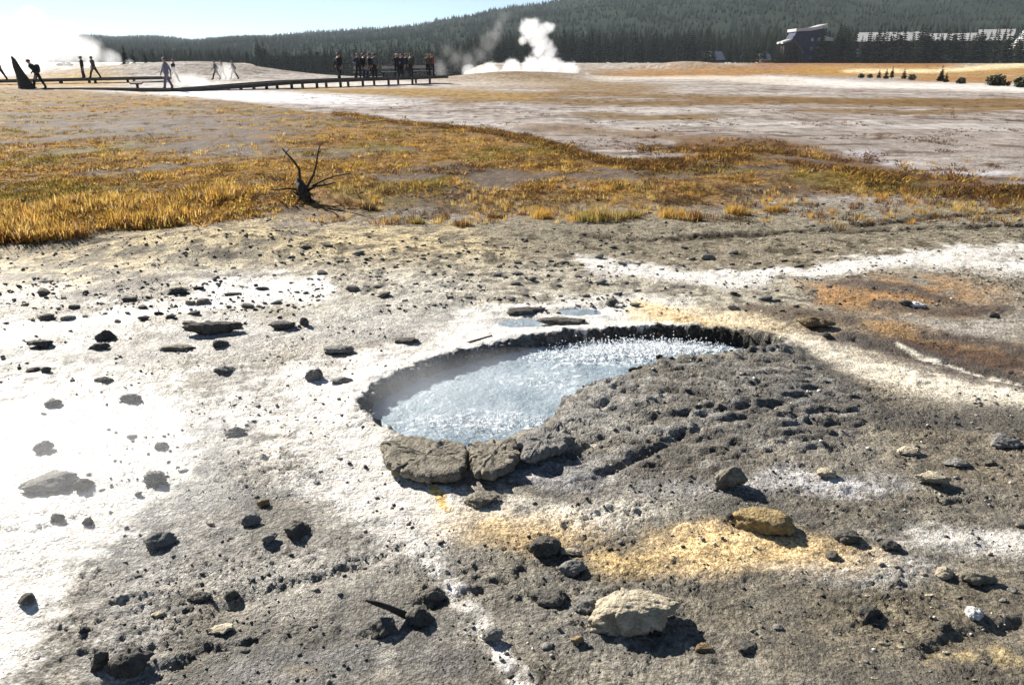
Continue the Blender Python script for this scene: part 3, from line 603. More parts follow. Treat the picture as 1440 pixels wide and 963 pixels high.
for (x0, y0, x1, y1), n, (s0, s1), ms, lb, gp in SMALL:
    k = 0
    while k < n:
        u, v = random.uniform(x0, x1), random.uniform(y0, y1)
        if any(abs(u - a) < c * .7 + 8 and abs(v - b) < 12 for a, b, c in taken): continue
        p = at(u, v)
        if float(fbm(np.array([p.x * 1.1]), np.array([p.y * 1.1]), 2, 311)[0]) < random.uniform(-.35, .2): continue
        if float(sdpoly(np.array([p.x]), np.array([p.y]), POOL)[0]) > -.12: continue
        m_ = random.choice(ms); q = (m_, random.randrange(4))
        if q not in smesh:
            V, F = stone_geo(500 + len(smesh), 2, 8, .14, flat=random.random() < .5); smesh[q] = np_mesh('stone', V, F, SM[m_], smooth=False)
        o = link('stone', smesh[q]); W = s0 + (s1 - s0) * random.random() ** 3.0; W *= scale_at(p.x, p.y, p.z) / 2
        f = random.uniform(.25, .5); o.location = (p.x, p.y, p.z + W * f * .4); o.scale = (W, W * random.uniform(.5, .8), W * f); o.rotation_euler = (random.uniform(-.2, .2), random.uniform(-.2, .2), random.uniform(-.5, .5))
        tag(o, lb.replace('dark stone', {'dark': 'black', 'olive': 'olive', 'grey': 'grey'}.get(m_, m_) + ' stone').replace('small stone', 'small ' + {'dark': 'black'}.get(m_, m_) + ' stone'), 'stone', gp); taken.append((u, v, 12)); k += 1
# gravel: thousands of crumbs
def gravel():
    V0, F0 = ico(1); Vs, Fs, Cs = [], [], []; n = 0
    zones = [((-40, 335, 900, 440), 2600, (2, 8)), ((800, 300, 1480, 440), 1500, (2, 7)), ((-40, 430, 560, 560), 500, (2, 8)), ((150, 560, 640, 980), 900, (3, 9)), ((640, 700, 1480, 980), 1000, (3, 9)), ((800, 520, 1480, 700), 900, (3, 9)), ((300, 270, 1440, 330), 900, (2, 7))]
    for (x0, y0, x1, y1), m, (s0, s1) in zones:
        u = RNG.uniform(x0, x1, m); v = RNG.uniform(y0, y1, m); x, y = px_to_plane(u, v)
        ok = (sdpoly(x, y, POOL) < -.06) & (fbm(x * 2.2, y * 2.2, 2, 301) > -.12); x, y = x[ok], y[ok]; z = H(x, y)
        s = (s0 + (s1 - s0) * RNG.random(len(x)) ** 3) * scale_at(x, y) * .5
        for i in range(len(x)):
            a = RNG.uniform(0, 6.28); c_, s_ = math.cos(a), math.sin(a)
            V = V0 * RNG.uniform(.6, 1.25, (len(V0), 1)) * np.array([1, RNG.uniform(.55, .9), RNG.uniform(.35, .7)])
            V = np.stack([V[:, 0] * c_ - V[:, 1] * s_, V[:, 0] * s_ + V[:, 1] * c_, V[:, 2]], 1) * s[i] + np.array([x[i], y[i], z[i] + s[i] * .2])
            Vs.append(V); Fs.append(F0 + n); n += len(V0)
            g = RNG.choice([.06, .09, .16, .3, .5], p=[.34, .3, .2, .1, .06]); Cs.append(np.tile([g, g * .95, g * .82, 1.0], (len(V0), 1)))
    m, t = mat('gravel'); at_ = N(t, 'ShaderNodeAttribute', attribute_name='tone'); bs = N(t, 'ShaderNodeBsdfPrincipled', i_Roughness=.85); bs.inputs['Specular IOR Level'].default_value = .25
    t.links.new(at_.outputs['Color'], bs.inputs['Base Color']); o = N(t, 'ShaderNodeOutputMaterial'); t.links.new(bs.outputs[0], o.inputs[0])
    me = np_mesh('gravel', np.concatenate(Vs), np.concatenate(Fs), m, smooth=False)
    a = me.color_attributes.new('tone', 'FLOAT_COLOR', 'POINT'); a.data.foreach_set('color', np.concatenate(Cs).astype(np.float32).ravel())
    tag(link('gravel', me), 'crumbs of grey sinter gravel strewn over the crust', kind='stuff')
gravel()
def rim_crust():
    P = np.array(POOL + POOL[:1]); seg = np.hypot(*(P[1:] - P[:-1]).T); s_ = np.concatenate([[0], np.cumsum(seg)]); V0, F0 = ico(2); Vs, Fs, Cs = [], [], []; n = 0
    for k in range(620):
        q = RNG.uniform(0, s_[-1]); x = np.interp(q, s_, P[:, 0]); y = np.interp(q, s_, P[:, 1]); x += RNG.normal(0, .016); y += RNG.normal(0, .016)
        u, v = plane_to_px(x, y)
        if 545 < u < 800 and v > 585: continue
        if u < 860 and v < 600 and RNG.random() < .85: continue
        if u >= 860 and RNG.random() < .7: continue
        sz = .004 + .014 * RNG.random() ** 2.5; z = max(float(H(x, y + .03)), float(H(x, y - .05)), float(H(x - .04, y)), .0) - RNG.uniform(.004, .035)
        V = V0 * (1 + .35 * noise3(V0 * 2.2 + k, k % 50))[:, None] * np.array([RNG.uniform(.8, 2.4), RNG.uniform(.8, 1.6), RNG.uniform(.4, 1.3)]) * sz + np.array([x, y, z])
        Vs.append(V); Fs.append(F0 + n); n += len(V0); w_ = float(sstep(900, 620, u)); g = np.array((.05, .04, .028)) * (1 - w_) + np.array((.30, .28, .25)) * w_ * RNG.uniform(.25, 1.3); Cs.append(np.tile([*g, 1.0], (len(V0), 1)))
    me = np_mesh('rim_crust', np.concatenate(Vs), np.concatenate(Fs), bpy.data.materials['gravel'], smooth=False)
    a = me.color_attributes.new('tone', 'FLOAT_COLOR', 'POINT'); a.data.foreach_set('color', np.concatenate(Cs).astype(np.float32).ravel()); o = link('rim_crust', me, ground); o['kind'] = 'stuff'
rim_crust()
# overhanging crust plates on the near lip of the spring: pieces of the ground
def slab(outline, th, m, seed, label, droop=.0):
    P = np.array([px_to_plane(u, v, .045) for u, v in outline]); c = P.mean(0); n = 110
    L = np.concatenate([P, P[:1]]); seg = np.hypot(*(L[1:] - L[:-1]).T); s = np.concatenate([[0], np.cumsum(seg)]); q = np.linspace(0, s[-1], n, endpoint=False)
    R_ = np.stack([np.interp(q, s, L[:, 0]), np.interp(q, s, L[:, 1])], 1)
    R_ += .012 * np.stack([perlin(R_[:, 0] * 60, R_[:, 1] * 60, seed + 5), perlin(R_[:, 0] * 60, R_[:, 1] * 60, seed + 6)], 1); R_ += .016 * np.stack([perlin(R_[:, 0] * 25, R_[:, 1] * 25, seed), perlin(R_[:, 0] * 25, R_[:, 1] * 25, seed + 3)], 1)
    V, F = [], []; rings = [(.0, 1), (.15, 1), (.3, 1), (.45, 1), (.6, 1), (.74, 1), (.86, .98), (.95, .9), (1.0, .72), (1.0, .5), (.96, .25), (.86, .05), (.5, 0)]
    for k, (rr, zz) in enumerate(rings):
        q2 = c + (R_ - c) * rr; z = .0 + th * zz - droop * (c[1] - q2[:, 1])
        z = z + (.014 * fbm(q2[:, 0] * 14, q2[:, 1] * 14, 3, seed, .65) + .009 * perlin(q2[:, 0] * 40, q2[:, 1] * 40, seed + 1)) * (zz > .3)
        V.append(np.stack([q2[:, 0], q2[:, 1], z], 1))
    V = np.concatenate(V)
    for k in range(len(rings) - 1):
        for i in range(n): F.append((k * n + i, k * n + (i + 1) % n, (k + 1) * n + (i + 1) % n, (k + 1) * n + i))
    me = np_mesh('crust_plate', V, np.array(F)[:, ::-1], SM[m], smooth=False); o = link('crust_plate', me, ground); o['label'] = label
    zb = float(H(c[0], c[1] - .12)); o.location.z = max(zb + .005, -.03)
    return o
slab([(538, 620), (580, 612), (628, 620), (655, 624), (657, 652), (645, 668), (600, 671), (556, 662), (541, 648)], .052, 'olive', 31, 'thick rough plate at the lower end of the pool lip')
slab([(660, 627), (690, 622), (726, 620), (731, 640), (722, 657), (695, 669), (670, 668), (661, 655)], .052, 'olive', 41, 'rounded plate between the other two plates of the pool lip')
slab([(728, 622), (760, 606), (790, 600), (804, 620), (792, 634), (760, 646), (736, 650)], .048, 'grey', 51, 'plate of the pool lip joining the dark mound')
# the stick caught among black rocks, and the thin stick behind the spring
def stick(name, pts, rads, label, c):
    mb = MB(); b = at(*pts[-1][:2]); q = scale_at(b.x, b.y, b.z); ps = [b + Vector(((u - pts[-1][0]) * q, dy, (pts[-1][1] - v) * q * 1.15 + .012)) for u, v, dy in pts]; mb.tube(ps, rads, 7); o = mb.build(name, c, smooth=True); tag(o, label, 'stick'); return o
M_wood = simple('charred_wood', (.02, .016, .013), (.06, .05, .04), 20, .8, .004, 60)
stick('stick', [(518, 841, -.02), (532, 849, -.01), (548, 858, .0), (572, 870, .0)], [.004, .008, .010, .012], 'black pointed stick propped on the dark rough rock', M_wood)
stick('stick', [(640, 489, .0), (665, 484, .03), (692, 479, .06)], [.005, .007, .005], 'thin dark stick lying on the white rim behind the spring', M_wood)

# ------------------------------------------------------------------ grass
def tuft_geo(n, h, spread, r):               # n bent blades, two triangles each
    V, F = [], []
    for k in range(n):
        a = r.uniform(0, 6.28); d = r.uniform(0, spread); L = h * r.uniform(.5, 1.15); lean = r.uniform(.1, .6) * L
        b = np.array([math.cos(a) * d, math.sin(a) * d, -.01]); w_ = h * .022 * r.uniform(.7, 1.5); q = a + r.uniform(-.9, .9); pd = np.array([-math.sin(q), math.cos(q), 0]) * w_
        m_ = b + np.array([math.cos(q) * lean * .35, math.sin(q) * lean * .35, L * .6]); t = b + np.array([math.cos(q) * lean, math.sin(q) * lean, L * .95])
        V += [b - pd, b + pd, m_ + pd * .7, m_ - pd * .7, t]; o = 5 * k; F += [(o, o + 1, o + 2), (o, o + 2, o + 3), (o + 3, o + 2, o + 4)]
    return np.array(V), np.array(F)
def grass_mat():
    m, t = mat('dry_grass'); at_ = N(t, 'ShaderNodeAttribute', attribute_name='tone')
    d = N(t, 'ShaderNodeBsdfDiffuse'); tr = N(t, 'ShaderNodeBsdfTranslucent'); mx = N(t, 'ShaderNodeMixShader'); mx.inputs[0].default_value = .55
    t.links.new(at_.outputs['Color'], d.inputs[0]); t.links.new(at_.outputs['Color'], tr.inputs[0]); t.links.new(d.outputs[0], mx.inputs[1]); t.links.new(tr.outputs[0], mx.inputs[2])
    o = N(t, 'ShaderNodeOutputMaterial'); t.links.new(mx.outputs[0], o.inputs[0]); return m
M_grass = grass_mat()
TUFTS = [tuft_geo(13, 1.0, .5, np.random.default_rng(900 + i)) for i in range(8)]
TONES = {'gold': (.52, .32, .075), 'straw': (.56, .40, .15), 'olive': (.26, .20, .05), 'rust': (.19, .095, .04), 'dark': (.10, .065, .035)}
def grass_object(name, spots, label):
    Vs, Fs, Cs = [], [], []; n = 0
    for x, y, z, h, wd, tone in spots:
        V0, F0 = TUFTS[RNG.integers(8)]; a = RNG.uniform(0, 6.28); c_, s_ = math.cos(a), math.sin(a)
        V = np.stack([(V0[:, 0] * c_ - V0[:, 1] * s_) * wd, (V0[:, 0] * s_ + V0[:, 1] * c_) * wd, V0[:, 2] * h], 1) + np.array([x, y, z])
        Vs.append(V); Fs.append(F0 + n); n += len(V0)
        c = np.array(TONES[tone]) * RNG.uniform(.7, 1.25) * np.array([1, RNG.uniform(.9, 1.1), RNG.uniform(.8, 1.2)]); Cs.append(np.tile([*c, 1.0], (len(V0), 1)))
    me = np_mesh(name, np.concatenate(Vs), np.concatenate(Fs), M_grass, smooth=False)
    a = me.color_attributes.new('tone', 'FLOAT_COLOR', 'POINT'); a.data.foreach_set('color', np.concatenate(Cs).astype(np.float32).ravel())
    return tag(link(name, me), label, kind='stuff')
def meadow():
    spots = []
    M = 52000; u = RNG.uniform(-250, 1600, M); v = 122 + (372 - 122) * RNG.random(M) ** 1.05
    x, y = px_to_plane(u, v); uu, vv = plane_to_px(x, y); n1 = fbm(x * 1.3, y * 1.6, 4, 101); n3 = fbm(x * .22, y * .5, 4, 121); g1 = fbm(x * .35, y * .55, 4, 151); ol = fbm(x * .3, y * .4, 3, 153); cl = fbm(x * 1.1, y * 1.1, 2, 155); cl2 = fbm(x * 1.6, y * 1.0, 3, 156)
    gd = sdpoly(u + 20 * n1 * sstep(140, 300, v), v + (14 * n3 + 8 * n1) * sstep(120, 300, v), GRASS)
    bare = np.maximum(np.clip(1.3 - np.hypot((u - 215) / 190, (v - 182) / 22), 0, 1), np.clip(1.3 - np.hypot((u - 330) / 90, (v - 222) / 16), 0, 1))
    edge = sstep(0, 8, gd) * np.clip(1.5 - segdist(u, v, [(-200, 340), (60, 335), (150, 322), (270, 312), (330, 306)]) / 30, 0, 1)
    dens = sstep(-2, 14, gd) * sstep(-.32, .12, g1 + .45 * cl) * (1 - .8 * bare) * np.where(u > 880, .55, 1) * np.where((v > 270) & (u > 430), .55, 1) + edge * 1.2 * sstep(-.35, -.05, cl2)
    dens = np.where((v > 285) & (v < 312) & (u > 420), .05 * (cl > .15), dens)
    z = H(x, y); keep = RNG.random(M) < dens
    for i in np.flatnonzero(keep):
        sc_ = scale_at(x[i], y[i]); h = RNG.uniform(.022, .06) * (1 + 1.5 * edge[i]) * (.45 + 1.0 * sstep(-.25, .3, cl2[i])); wd = RNG.uniform(.10, .24) * (1 + y[i] / 45)
        t = 'dark' if RNG.random() < .12 and not edge[i] > .2 else 'olive' if ol[i] > .12 and RNG.random() < .7 and edge[i] < .2 else ('rust' if (u[i] > 940 and RNG.random() < .35) or RNG.random() < .24 else ('straw' if RNG.random() < .35 else 'gold'))
        if u[i] > 900: h *= .6
        spots.append((x[i], y[i], z[i], h, wd, t))
    # low red brown plants along the far border
    for pts, n, wv in (([(470, 162), (590, 178), (700, 190), (770, 205), (860, 230), (960, 238)], 2400, 5), ([(900, 222), (1000, 222), (1080, 222), (1180, 238), (1280, 257), (1440, 268), (1560, 270)], 2600, 17)):
        P = np.array(pts, float)
        for k in range(n):
            i = RNG.integers(len(P) - 1); f = RNG.random(); p = P[i] * (1 - f) + P[i + 1] * f; a, b = px_to_plane(p[0], p[1] + RNG.normal(0, wv * .6))
            if wv > 10 and float(fbm(np.array([a * .7]), np.array([b * .5]), 3, 157)[0]) < -.02: continue
            spots.append((a, b, float(H(a, b)), RNG.uniform(.03, .10), RNG.uniform(.15, .4), 'dark' if RNG.random() < .4 else ('rust' if RNG.random() < .6 else 'gold')))
    for k in range(230):                     # tussocks thinning out over the bare crust
        cx_, cy_ = px_to_plane(RNG.uniform(470, 1480), 272 + 42 * RNG.random() ** 1.5); tn = RNG.choice(['gold', 'straw', 'rust', 'dark']); rr_ = RNG.uniform(.04, .16)
        for q in range(int(3 + rr_ * 50)): a, b = cx_ + RNG.normal(0, rr_), cy_ + RNG.normal(0, rr_); spots.append((a, b, float(H(a, b)), RNG.uniform(.03, .09), RNG.uniform(.06, .12), tn))
    for k in range(6500):                    # low brush dotting the far flat
        a, b = px_to_plane(RNG.uniform(420, 1560), 132 + 125 * RNG.random() ** 1.2)
        if float(fbm(np.array([a * .6]), np.array([b * .5]), 3, 159)[0]) < .12: continue
        spots.append((a, b, float(H(a, b)), RNG.uniform(.02, .06), RNG.uniform(.12, .35), 'dark' if RNG.random() < .6 else 'rust'))
    grass_object('dry_grass', spots, 'dry golden meadow grass growing beyond the bare crust')
meadow()
# single clumps standing on the bare crust in front of the meadow
for u, v, wpx, hpx, tone, lb in ((842, 313, 74, 30, 'olive', 'widest olive grass clump standing alone before the meadow edge'), (763, 310, 30, 20, 'gold', 'golden grass clump beside the widest olive clump'), (885, 310, 34, 18, 'olive', 'low olive tuft just beyond the widest olive clump'),
        (948, 309, 44, 20, 'gold', 'golden brown grass clump before the ochre tussocks'), (978, 314, 30, 22, 'rust', 'rusty grass clump with dark base near the golden brown clump'), (1042, 305, 34, 22, 'gold', 'bright gold tussock standing apart on grey crust'),
        (1095, 300, 30, 14, 'gold', 'small gold tussock at the end of the row of tussocks'), (696, 310, 24, 12, 'rust', 'small rust coloured tuft on bare ground'), (650, 322, 26, 14, 'rust', 'rust coloured tuft beside grey crust and pale rubble'), (585, 318, 22, 12, 'olive', 'small olive tuft on the dark crust before the meadow'),
        (516, 298, 30, 14, 'dark', 'dark tuft at the edge of the meadow beyond the dead shrub'), (1420, 288, 40, 12, 'rust', 'brown tuft at the picture edge by the meadow strip')):
    p = at(u, v); s = scale_at(p.x, p.y); sp = []
    for k in range(int(26 + wpx * .6)):
        a = random.uniform(0, 6.28); d = math.sqrt(random.random()) * wpx * s * .5; xx, yy = p.x + math.cos(a) * d, p.y + .15 + math.sin(a) * d * .6
        sp.append((xx, yy, float(H(xx, yy)), hpx * s * random.uniform(.5, 1.0) * (1 - .45 * (d / (wpx * s * .5)) ** 2), .10, tone if random.random() < .75 else 'straw'))
    o = grass_object('grass_clump', sp, lb); del o['kind']; tag(o, lb, 'grass', 'grass clumps on the bare crust')

# ------------------------------------------------------------------ dead shrub and snag
M_dead = simple('dead_wood', (.025, .02, .016), (.075, .055, .04), 30, .8, .004, 90)
def dead_shrub():
    p = at(428, 281); s = scale_at(p.x, p.y); t = thing('dead_shrub', p, 'dead black shrub with two long upright bare branches in the grass', 'shrub')
    def pt(u, v, dy=0): return ((u - 428) * s, dy, (281 - v) * s / math.cos(math.atan2(CAM_H, p.y)))
    mb = MB(); mb.tube([(0, .0, -.06), (0.01, 0, .06), (-.02, 0, .14), (-.05, .01, .20)], [.09, .075, .06, .03], 8); mb.tube([pt(427, 272), pt(424, 262, .03), pt(420, 252, .04)], [.07, .055, .03], 7)
    mb.build('stem', M_dead, t, True)
    for pts, r in (([(425, 270), (424, 252), (423, 240), (416, 228), (408, 218), (404, 211)], .022), ([(431, 270), (437, 258), (443, 247), (448, 232), (451, 219), (456, 206)], .020), ([(434, 268), (446, 262), (460, 261), (474, 257)], .020), ([(422, 268), (405, 265), (388, 268), (375, 267)], .014), ([(440, 262), (455, 255), (470, 250), (494, 246)], .014), ([(432, 276), (442, 283), (452, 288)], .016)):
        k = len(pts); mb = MB(); mb.tube([Vector(pt(*q, dy=random.uniform(-.06, .06))) for q in pts], [r * (1 - .65 * i / (k - 1)) for i in range(k)], 6)
        e = Vector(pt(*pts[-2])); mb.tube([e, e + Vector((random.uniform(-.06, .06), random.uniform(-.04, .04), .05))], [r * .4, r * .15], 5); mb.build('branch', M_dead, t, True)
    mb = MB()                                # fine dead twigs round the base
    for k in range(26):
        a = random.uniform(0, 6.28); b = Vector((random.uniform(-.10, .10), random.uniform(-.08, .08), .03)); L = random.uniform(.05, .15)
        mb.tube([b, b + Vector((math.cos(a) * L * .6, math.sin(a) * L * .5, L * .5)), b + Vector((math.cos(a) * L, math.sin(a) * L * .7, L * random.uniform(.3, .9)))], [.007, .005, .002], 4)
    o = mb.build('twigs', M_dead, t); o['kind'] = 'stuff'
dead_shrub()
def snag():
    p = at(36, 125); s = scale_at(p.x, p.y, p.z); t = thing('dead_stump', p, 'tall black pointed dead tree stump beside the stooping walker', 'tree')
    mb = MB(); mb.tube([(.0, 0, -.1), (.02, 0, .15), (-.06, 0, .5), (-.17, 0, .9), (-.29, 0, 1.35), (-.42, 0, 1.72), (-.50, 0, 1.9)], [.52, .44, .36, .27, .20, .12, .05], 10)
    mb.v = [(x + .05 * random.uniform(-1, 1), y + .05 * random.uniform(-1, 1), z) for x, y, z in mb.v]; mb.build('trunk', M_dead, t)
    for a, L, h in ((.3, .55, .5), (2.9, .4, .2), (.1, .7, .15), (-.4, .45, .75)):
        mb = MB(); mb.tube([(0, 0, h), (math.cos(a) * L * .6, math.sin(a) * L * .3, h * .8), (math.cos(a) * L, math.sin(a) * L * .4, h * .3)], [.14, .1, .04], 6); mb.build('root', M_dead, t)
snag()

# ------------------------------------------------------------------ conifers
M_needle = simple('pine_needles', (.009, .014, .009), (.022, .032, .017), 1.2, .9, randv=.35, spec=.0)
M_needle2 = simple('dry_needles', (.05, .06, .02), (.09, .095, .03), 1.2, .8, randv=.3)
M_bark = simple('pine_bark', (.05, .04, .03), (.12, .09, .07), 4, .9)
def conifer_geo(seed, h=14.0, r=2.3, whorls=17, base=.06):
    rr = random.Random(seed); tr = MB(); tr.tube([(0, 0, -.4), (0, 0, h * .35), (rr.uniform(-.1, .1), 0, h * .98)], [.22, .15, .02], 6)
    cr = MB()
    for i in range(whorls):
        f = i / (whorls - 1); z = h * (base + (.97 - base) * f); R0 = r * (1 - f) ** .8 * rr.uniform(.7, 1.12) + .12
        if rr.random() < .10 and 0 < i < whorls - 3: continue
        nb = 9 if f < .6 else 6
        for k in range(nb):
            if rr.random() < .14: continue
            a = 6.283 * k / nb + rr.uniform(-.35, .35); L = R0 * rr.uniform(.55, 1.15); d = Vector((math.cos(a), math.sin(a), 0)); q = Vector((-d.y, d.x, 0)) * L * .30
            dr = -L * rr.uniform(.15, .45); u_ = Vector((0, 0, h * .035)); p0 = Vector((0, 0, z)); m_ = p0 + d * L * .6 + Vector((0, 0, dr * .5)); t = p0 + d * L + Vector((0, 0, dr + .12 * L))
            cr.add([p0 + u_, m_ + q, t, m_ - q, m_ - Vector((0, 0, L * .30)), m_ + u_ * .6], [(0, 1, 5), (0, 5, 3), (1, 2, 5), (5, 2, 3), (0, 3, 4), (0, 4, 1), (4, 2, 1), (3, 2, 4)])
    z = h * .97; cr.add([(-.12, 0, z - h * .05), (.12, 0, z - h * .05), (0, .12, z - h * .05), (0, 0, h * 1.02)], [(0, 1, 3), (1, 2, 3), (2, 0, 3)])
    return tr, cr
TREES = []
for i in range(7):
    tr, cr = conifer_geo(40 + i, r=(2.3, 1.8, 2.7, 2.1, 1.6, 2.5, 3.4)[i], base=(.05, .12, .03, .2, .1, .06, .02)[i], whorls=(17, 16, 18, 14, 17, 19, 15)[i])
    me = []
    for nm, mb, mt in (('trunk', tr, M_bark), ('crown', cr, M_needle)):
        m_ = bpy.data.meshes.new(nm); m_.from_pydata(mb.v, [], mb.f); m_.materials.append(mt); me.append(m_)
    TREES.append(me)
def tree(u, d, hpx, label, group, kind=None, wide=1.0):
    p = at_d(u, d); s = hpx * scale_at(p.x, p.y, p.z) / 14.0; k = random.randrange(6) if kind is None else kind
    if len(label.split()) < 15 and group != 'young conifers on the ochre meadow' and group != 'conifers round the big steam cloud': label = label.replace('conifer', ('full', 'narrow', 'broad', 'bare stemmed', 'slim', 'bushy')[k] + ' conifer', 1)
    t = thing('pine_tree', p, label, 'tree', group, random.uniform(0, 6.28)); t.scale = (s * wide, s * wide, s)
    for nm, me in zip(('trunk', 'crown'), TREES[k]): link(nm, me, t)
    return t
NT = 0
def row(u0, u1, n, d0, d1, h0, h1, lb, gp, wide=1.0):
    for i in range(n):
        u = u0 + (u1 - u0) * (i + random.uniform(.1, .9)) / n
        tree(u, random.uniform(d0, d1), h0 + (h1 - h0) * random.random(), lb, gp, wide=wide)
row(785, 1000, 46, 330, 380, 32, 50, 'tall dark conifer in the wall of forest beside the white steam column', 'conifers beside the steam column', 1.3)
row(1000, 1105, 20, 345, 390, 26, 38, 'dark conifer standing between the grey mound and the tall blue lodge', 'conifers before the blue lodge', 1.2)
row(1143, 1200, 16, 308, 330, 34, 54, 'dark conifer in the clump just beside the tall blue lodge', 'conifers beside the blue lodge', 1.3)
row(1205, 1440, 60, 300, 335, 26, 52, 'dark conifer rising in front of the long pale roofed buildings', 'conifers before the pale roofs', 1.6)
row(215, 365, 26, 300, 360, 11, 24, 'small dark conifer beyond the geyserite mound with the people', 'conifers beyond the geyserite mound', 1.3)
row(362, 482, 40, 286, 312, 30, 46, 'dark conifer around the low long lodge beyond the boardwalk', 'conifers around the long lodge', 1.4)
row(480, 660, 46, 300, 370, 34, 50, 'dark conifer behind the crowded end of the boardwalk', 'conifers behind the boardwalk', 1.3)
row(655, 785, 22, 330, 380, 28, 44, 'dark conifer veiled by the thin steam wisp', 'conifers behind the steam wisp', 1.3)
for u, d, h, lb in ((178, 150, 36, 'tallest conifer of the dense group at the tail of the big steam cloud'), (190, 152, 30, 'middle conifer of the dense group at the tail of the big steam cloud'), (207, 149, 27, 'outermost bushy conifer of the dense group by the steam cloud'), (50, 170, 52, 'conifer half swallowed by the big steam cloud'), (44, 175, 48, 'slim conifer beside the one half swallowed by steam'), (94, 230, 42, 'lone conifer tip above the ridge behind the big steam cloud'), (12, 190, 52, 'conifer at the picture edge behind the big steam cloud'), (1, 190, 58, 'conifer cut by the picture edge above the steam')):
    tree(u, d, h, lb, 'conifers round the big steam cloud', wide=1.4)
for u, v, h, k, lb in ((1236, 110, 12, 6, 'first little dark conifer of the four on the ochre meadow'), (1246, 111, 14, 6, 'second little conifer of the four on the ochre meadow'), (1254, 111, 18, 1, 'tallest of the four little conifers on the ochre meadow'), (1271, 111, 14, 6, 'last little conifer of the four, a bit apart on the ochre meadow'), (1323, 115, 22, 5, 'lone spire topped young conifer above low bushes on the meadow'), (1330, 116, 14, 6, 'bushy young conifer leaning on the lone spire topped one')):
    p = at(u, v); tree(u, p.y, h, lb, 'young conifers on the ochre meadow', k, 1.7)
for u, h in ((1231, 50), (1266, 47), (1291, 44), (1336, 46), (1346, 50), (1373, 46), (1405, 44), (1297, 40)): tree(u, 298, h, 'dark conifer rising in front of the long pale roofed buildings', 'conifers before the pale roofs', wide=2.0)
row(1092, 1122, 7, 300, 312, 24, 36, 'dark conifer crowding the foot of the tall blue lodge', 'conifers at the foot of the blue lodge', 1.6)
# round shrubs on the meadow
M_leaf = simple('shrub_leaves', (.03, .045, .022), (.07, .085, .035), 3, .7, randv=.2)
def shrub(u, v, w_, h_, lb, m=M_leaf):
    p = at(u, v); s = scale_at(p.x, p.y, p.z); W, Hh = w_ * s / 2, h_ * s; t = thing('shrub', p, lb, 'shrub', 'round shrubs on the ochre meadow'); r = random.Random(int(u))
    mb = MB()
    for k in range(5): a = k * 1.26; mb.tube([(0, 0, -.1), (math.cos(a) * W * .4, math.sin(a) * W * .4, Hh * .5), (math.cos(a) * W * .6, math.sin(a) * W * .6, Hh * .8)], [.07, .04, .02], 5)
    mb.build('stem', M_bark, t)
    mb = MB()
    for k in range(650):
        d = Vector((r.gauss(0, 1), r.gauss(0, 1), r.gauss(0, 1))).normalized() * r.uniform(.55, 1.0) ** .5; d *= .62 + .55 * (.5 + perlin(np.array([d.x * 1.7 + u]), np.array([d.z * 1.7 + d.y]), 9)[0]); c = Vector((d.x * W * 1.1, d.y * W * 1.1, Hh * .45 + d.z * Hh * .6)); c.z = max(c.z, .05)
        a = Vector((r.gauss(0, 1), r.gauss(0, 1), r.gauss(0, 1))).normalized() * W * .16; b = a.orthogonal().normalized() * W * .10; mb.add([c - a, c + b, c + a, c - b], [(0, 1, 2, 3)])
    mb.build('foliage', m, t)
shrub(1400, 121, 24, 15, 'round dark shrub standing on the orange meadow'); shrub(1436, 123, 22, 15, 'round green shrub cut by the picture edge on the meadow'); shrub(1417, 121, 7, 6, 'little shrub between the two round dark ones'); shrub(1351, 118, 12, 8, 'small dark shrub near the lone spire topped conifer')
shrub(1211, 110, 8, 6, 'tiny shrub at the start of the little conifer row'); shrub(1223, 110, 8, 5, 'low shrub next to the first little conifer'); shrub(1282, 113, 10, 8, 'light shrub after the last little conifer')

# ------------------------------------------------------------------ wooded hills
SIL = [(-600, 40), (-200, 42), (0, 44), (60, 47), (130, 50), (200, 54), (250, 53), (300, 58), (345, 54), (400, 52), (460, 48), (520, 44), (600, 38), (650, 28), (700, 20), (760, 13), (810, 5), (850, 0), (920, -4), (1100, -14), (1300, -10), (1440, -4), (1700, 10), (2100, 40)]
SX, SY = np.array(SIL, float).T
def hill_h(u, d):                            # height of the wooded slope in direction u at distance d
    D0 = 420.0; D1 = np.interp(u, [0, 300, 600, 850, 1440], [1900, 1900, 1300, 1100, 1100])
    el = (88 - np.interp(u, SX, SY)) / FPX * 1.03
    top = el * D1 + CAM_H - 6; f = np.clip((d - D0) / (D1 - D0), 0, 1.25)
    prof = np.where(f < 1, f ** .92 * (1.0), 1 - (f - 1) * 1.5)
    x = (u - 720) / FPX * d
    return 2.0 - 6.2 * sstep(345, 400, u) * sstep(690, 630, u) * (1 - sstep(0, .22, f)) + (top - 2) * np.maximum(prof, -.2) + (4.5 * fbm(x / 130, d / 190, 4, 401) + 3 * fbm(x / 45, d / 60, 2, 403)) * sstep(0, .25, f)
M_hill = simple('wooded_slope', (.024, .034, .027), (.042, .052, .040), .035, .95, spec=.0, coord='Object', bump=.0)  # slope colour lightened to put the haze of distance into it
M_needle_hazed = simple('hazed_needles', (.021, .030, .024), (.033, .043, .033), 1.2, .95, spec=.0)  # paler than the nearer needles: distance haze painted into the colour
